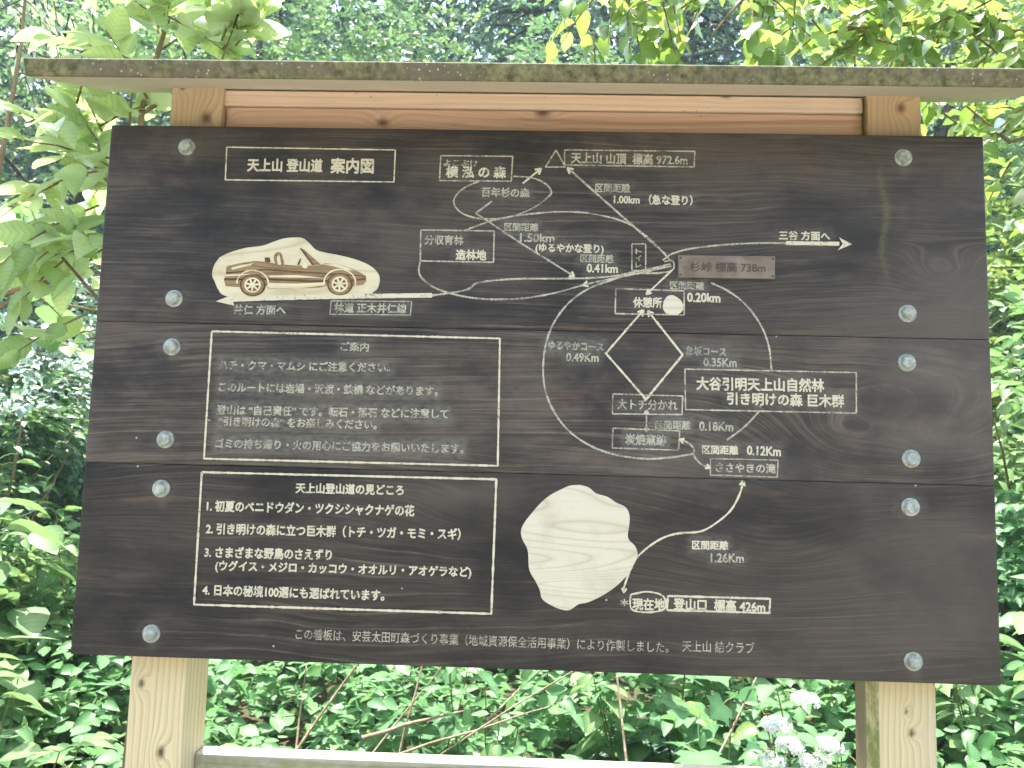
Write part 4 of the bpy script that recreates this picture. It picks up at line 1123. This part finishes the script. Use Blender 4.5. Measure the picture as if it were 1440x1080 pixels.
cp('seat_bolster', [(500, 236), (494, 200), (500, 178), (512, 180), (516, 204), (520, 236)], LITE, -.0021, True)
cp('steering_wheel', [(622, 236), (640, 196), (648, 198), (636, 238)], BURN2, -.0019)
for cx, cy in ((341, 366), (892, 360)):
    circ = lambda r, ry=None, a0=0, a1=2 * math.pi, n_=32: [(cx + r * math.cos(a0 + (a1 - a0) * i / n_), cy + (ry or r) * math.sin(a0 + (a1 - a0) * i / n_)) for i in range(n_)]
    arch = [(cx + 100 * math.cos(a), cy - 10 + 84 * math.sin(a)) for a in np.linspace(math.pi * 1.0, math.pi * 2.08, 22)]
    ribbon('wheel_arch', [zc(p) for p in arch], 2., LITE, parent=CARP, y=-.0025)
    cp('wheel_well', circ(82, 70), BURN2, -.0024); cp('tyre', circ(70, 64), BURN, -.0027); cp('wheel_rim', circ(52, 49), LITE, -.0030)
    for k in range(7):
        a = k * 2 * math.pi / 7 + .3; q = .30
        cp('wheel_gap', [(cx + 16 * math.cos(a), cy + 15 * math.sin(a)), (cx + 42 * math.cos(a - q), cy + 39 * math.sin(a - q)), (cx + 43 * math.cos(a + q), cy + 40 * math.sin(a + q))], BURN2, -.0032)
def zm(p): return (720 + p[0] / 4.91, 660 + p[1] / 4.91)
MP = poly('carved_panel', [zm(p) for p in [(470, 106), (530, 125), (580, 165), (660, 190), (720, 230), (785, 262), (812, 320), (808, 400), (800, 450), (810, 490), (850, 530), (868, 590), (845, 650), (812, 710), (760, 770), (690, 830), (600, 885), (520, 920), (460, 932), (395, 972), (330, 965), (250, 928), (205, 890), (190, 830), (160, 770), (118, 690), (108, 560), (70, 480), (62, 420), (90, 360), (130, 310), (190, 240), (260, 180), (340, 138), (400, 112)]], PALE2, ROOT, -.0012, .0014)
MP['label'] = 'blank pale panel of bare wood with an uneven outline'
poly('bare_patch', [(933, 424), (938, 417), (945, 415), (952, 418), (958, 423), (961, 431), (959, 438), (953, 442), (944, 443), (936, 440), (932, 433)], PALE2, PK[0], -.0014, .0012)

# ---- bolts ------------------------------------------------------------
def bolt_mat():
    s = N('galvanised_bolt')
    n1 = s.noise(s.coord((70, 70, 70)), 1.0, 3); n2 = s.noise(s.coord((160, 160, 160)), 1.0, 3)
    c = s.mix(s.ramp(n1, .35, .65), (.22, .25, .215), (.40, .43, .375)); c = s.mix(s.ramp(n2, .56, .70, 0, .85), c, (.24, .12, .05))
    return s.bsdf(c, .75, n2, .4, .0008, .25, .1)
BM = bolt_mat()
def bolt(u, v, dirt):
    x, z = B(u, v); rn = np.random.default_rng(int(u * 7 + v))
    a0 = rn.uniform(0, 1.); V = []; Fq = []
    def ring(r, y, n_, a=0.): 
        o = len(V)
        for i in range(n_): V.append((x + r * math.cos(a + 2 * math.pi * i / n_), y, z + r * math.sin(a + 2 * math.pi * i / n_)))
        return o
    def bridge(a, b, n_):
        for i in range(n_): Fq.append((a + i, a + (i + 1) % n_, b + (i + 1) % n_, b + i))
    o1 = ring(.0178, 0, 32); o2 = ring(.0178, -.0022, 32); o3 = ring(.0168, -.0028, 32); bridge(o1, o2, 32); bridge(o2, o3, 32); Fq.append(tuple(range(o3, o3 + 32)))
    h1 = ring(.0130, -.0026, 6, a0); h2 = ring(.0130, -.0100, 6, a0); h3 = ring(.0108, -.0122, 6, a0); h4 = ring(.006, -.0126, 6, a0)
    bridge(h1, h2, 6); bridge(h2, h3, 6); bridge(h3, h4, 6); Fq.append(tuple(range(h4, h4 + 6)))
    me = bpy.data.meshes.new('bolt'); me.from_pydata((np.array(V) - OFF).tolist(), [], Fq)
    import bmesh
    bm = bmesh.new(); bm.from_mesh(me); bmesh.ops.recalc_face_normals(bm, faces=bm.faces); bm.to_mesh(me); bm.free()
    return link('bolt', me, BM, plank_of(z))
for u, v in BOLTS:
    bolt(u, v, 0)

# ---- the screwed-on name plate -------------------------------------------
s = N('weathered_name_plate')
nn_ = s.noise(s.coord((8, 1, 160)), 1.0, 3); n2 = s.noise(s.coord((30, 1, 30)), 1.0, 3)
PLT = s.bsdf(s.mix(s.ramp(n2, .4, .65), s.mix(s.ramp(nn_, .4, .7), (.155, .115, .082), (.115, .084, .060)), (.20, .155, .115)), .5, nn_, .2, .0005, .4)
NP = poly('name_plate', [(953, 360), (1089, 361.5), (1089, 393), (953, 391)], PLT, ROOT, -.0065, .0065, smooth=False, bev=.0008)
s = N('engraved_dark'); ENG = s.bsdf((.075, .055, .040), .8)
put_text('杉峠 標高 738m', 969, 1075, 376, 377.5, 15, ENG, .015, NP, y=-.0070)
s = N('rusty_nail'); NAIL = s.bsdf((.10, .06, .04), .6, metal=.4)
for u, v in ((956.5, 363.5), (1085.5, 365), (956.5, 387), (1085.5, 389.5)):
    x, z = B(u, v)
    P = [(u + 1.7 * math.cos(a), v + 1.7 * math.sin(a)) for a in np.linspace(0, 2 * math.pi, 12, endpoint=False)]
    poly('nail', P, NAIL, NP, -.0078, .0013, smooth=False, bev=.0006)

# ------------------------------------------------------------------ thin haze volume added to lift the dark gaps in the far wood
me = bpy.data.meshes.new('haze')
hx, hy0, hy1, hz0, hz1 = 46., -45., 49., -2., 30.
me.from_pydata([(x, y, z) for z in (hz0, hz1) for (x, y) in ((-hx, hy0), (hx, hy0), (hx, hy1), (-hx, hy1))], [], [(3, 2, 1, 0), (4, 5, 6, 7), (0, 1, 5, 4), (1, 2, 6, 5), (2, 3, 7, 6), (3, 0, 4, 7)])
s = N('haze'); pv = s.n('ShaderNodeVolumePrincipled'); pv.inputs['Color'].default_value = (.76, .92, .98, 1); pv.inputs['Density'].default_value = .002
s.l(pv.outputs[0], s.out.inputs['Volume'])
tag(link('haze', me, s.m), kind='stuff')
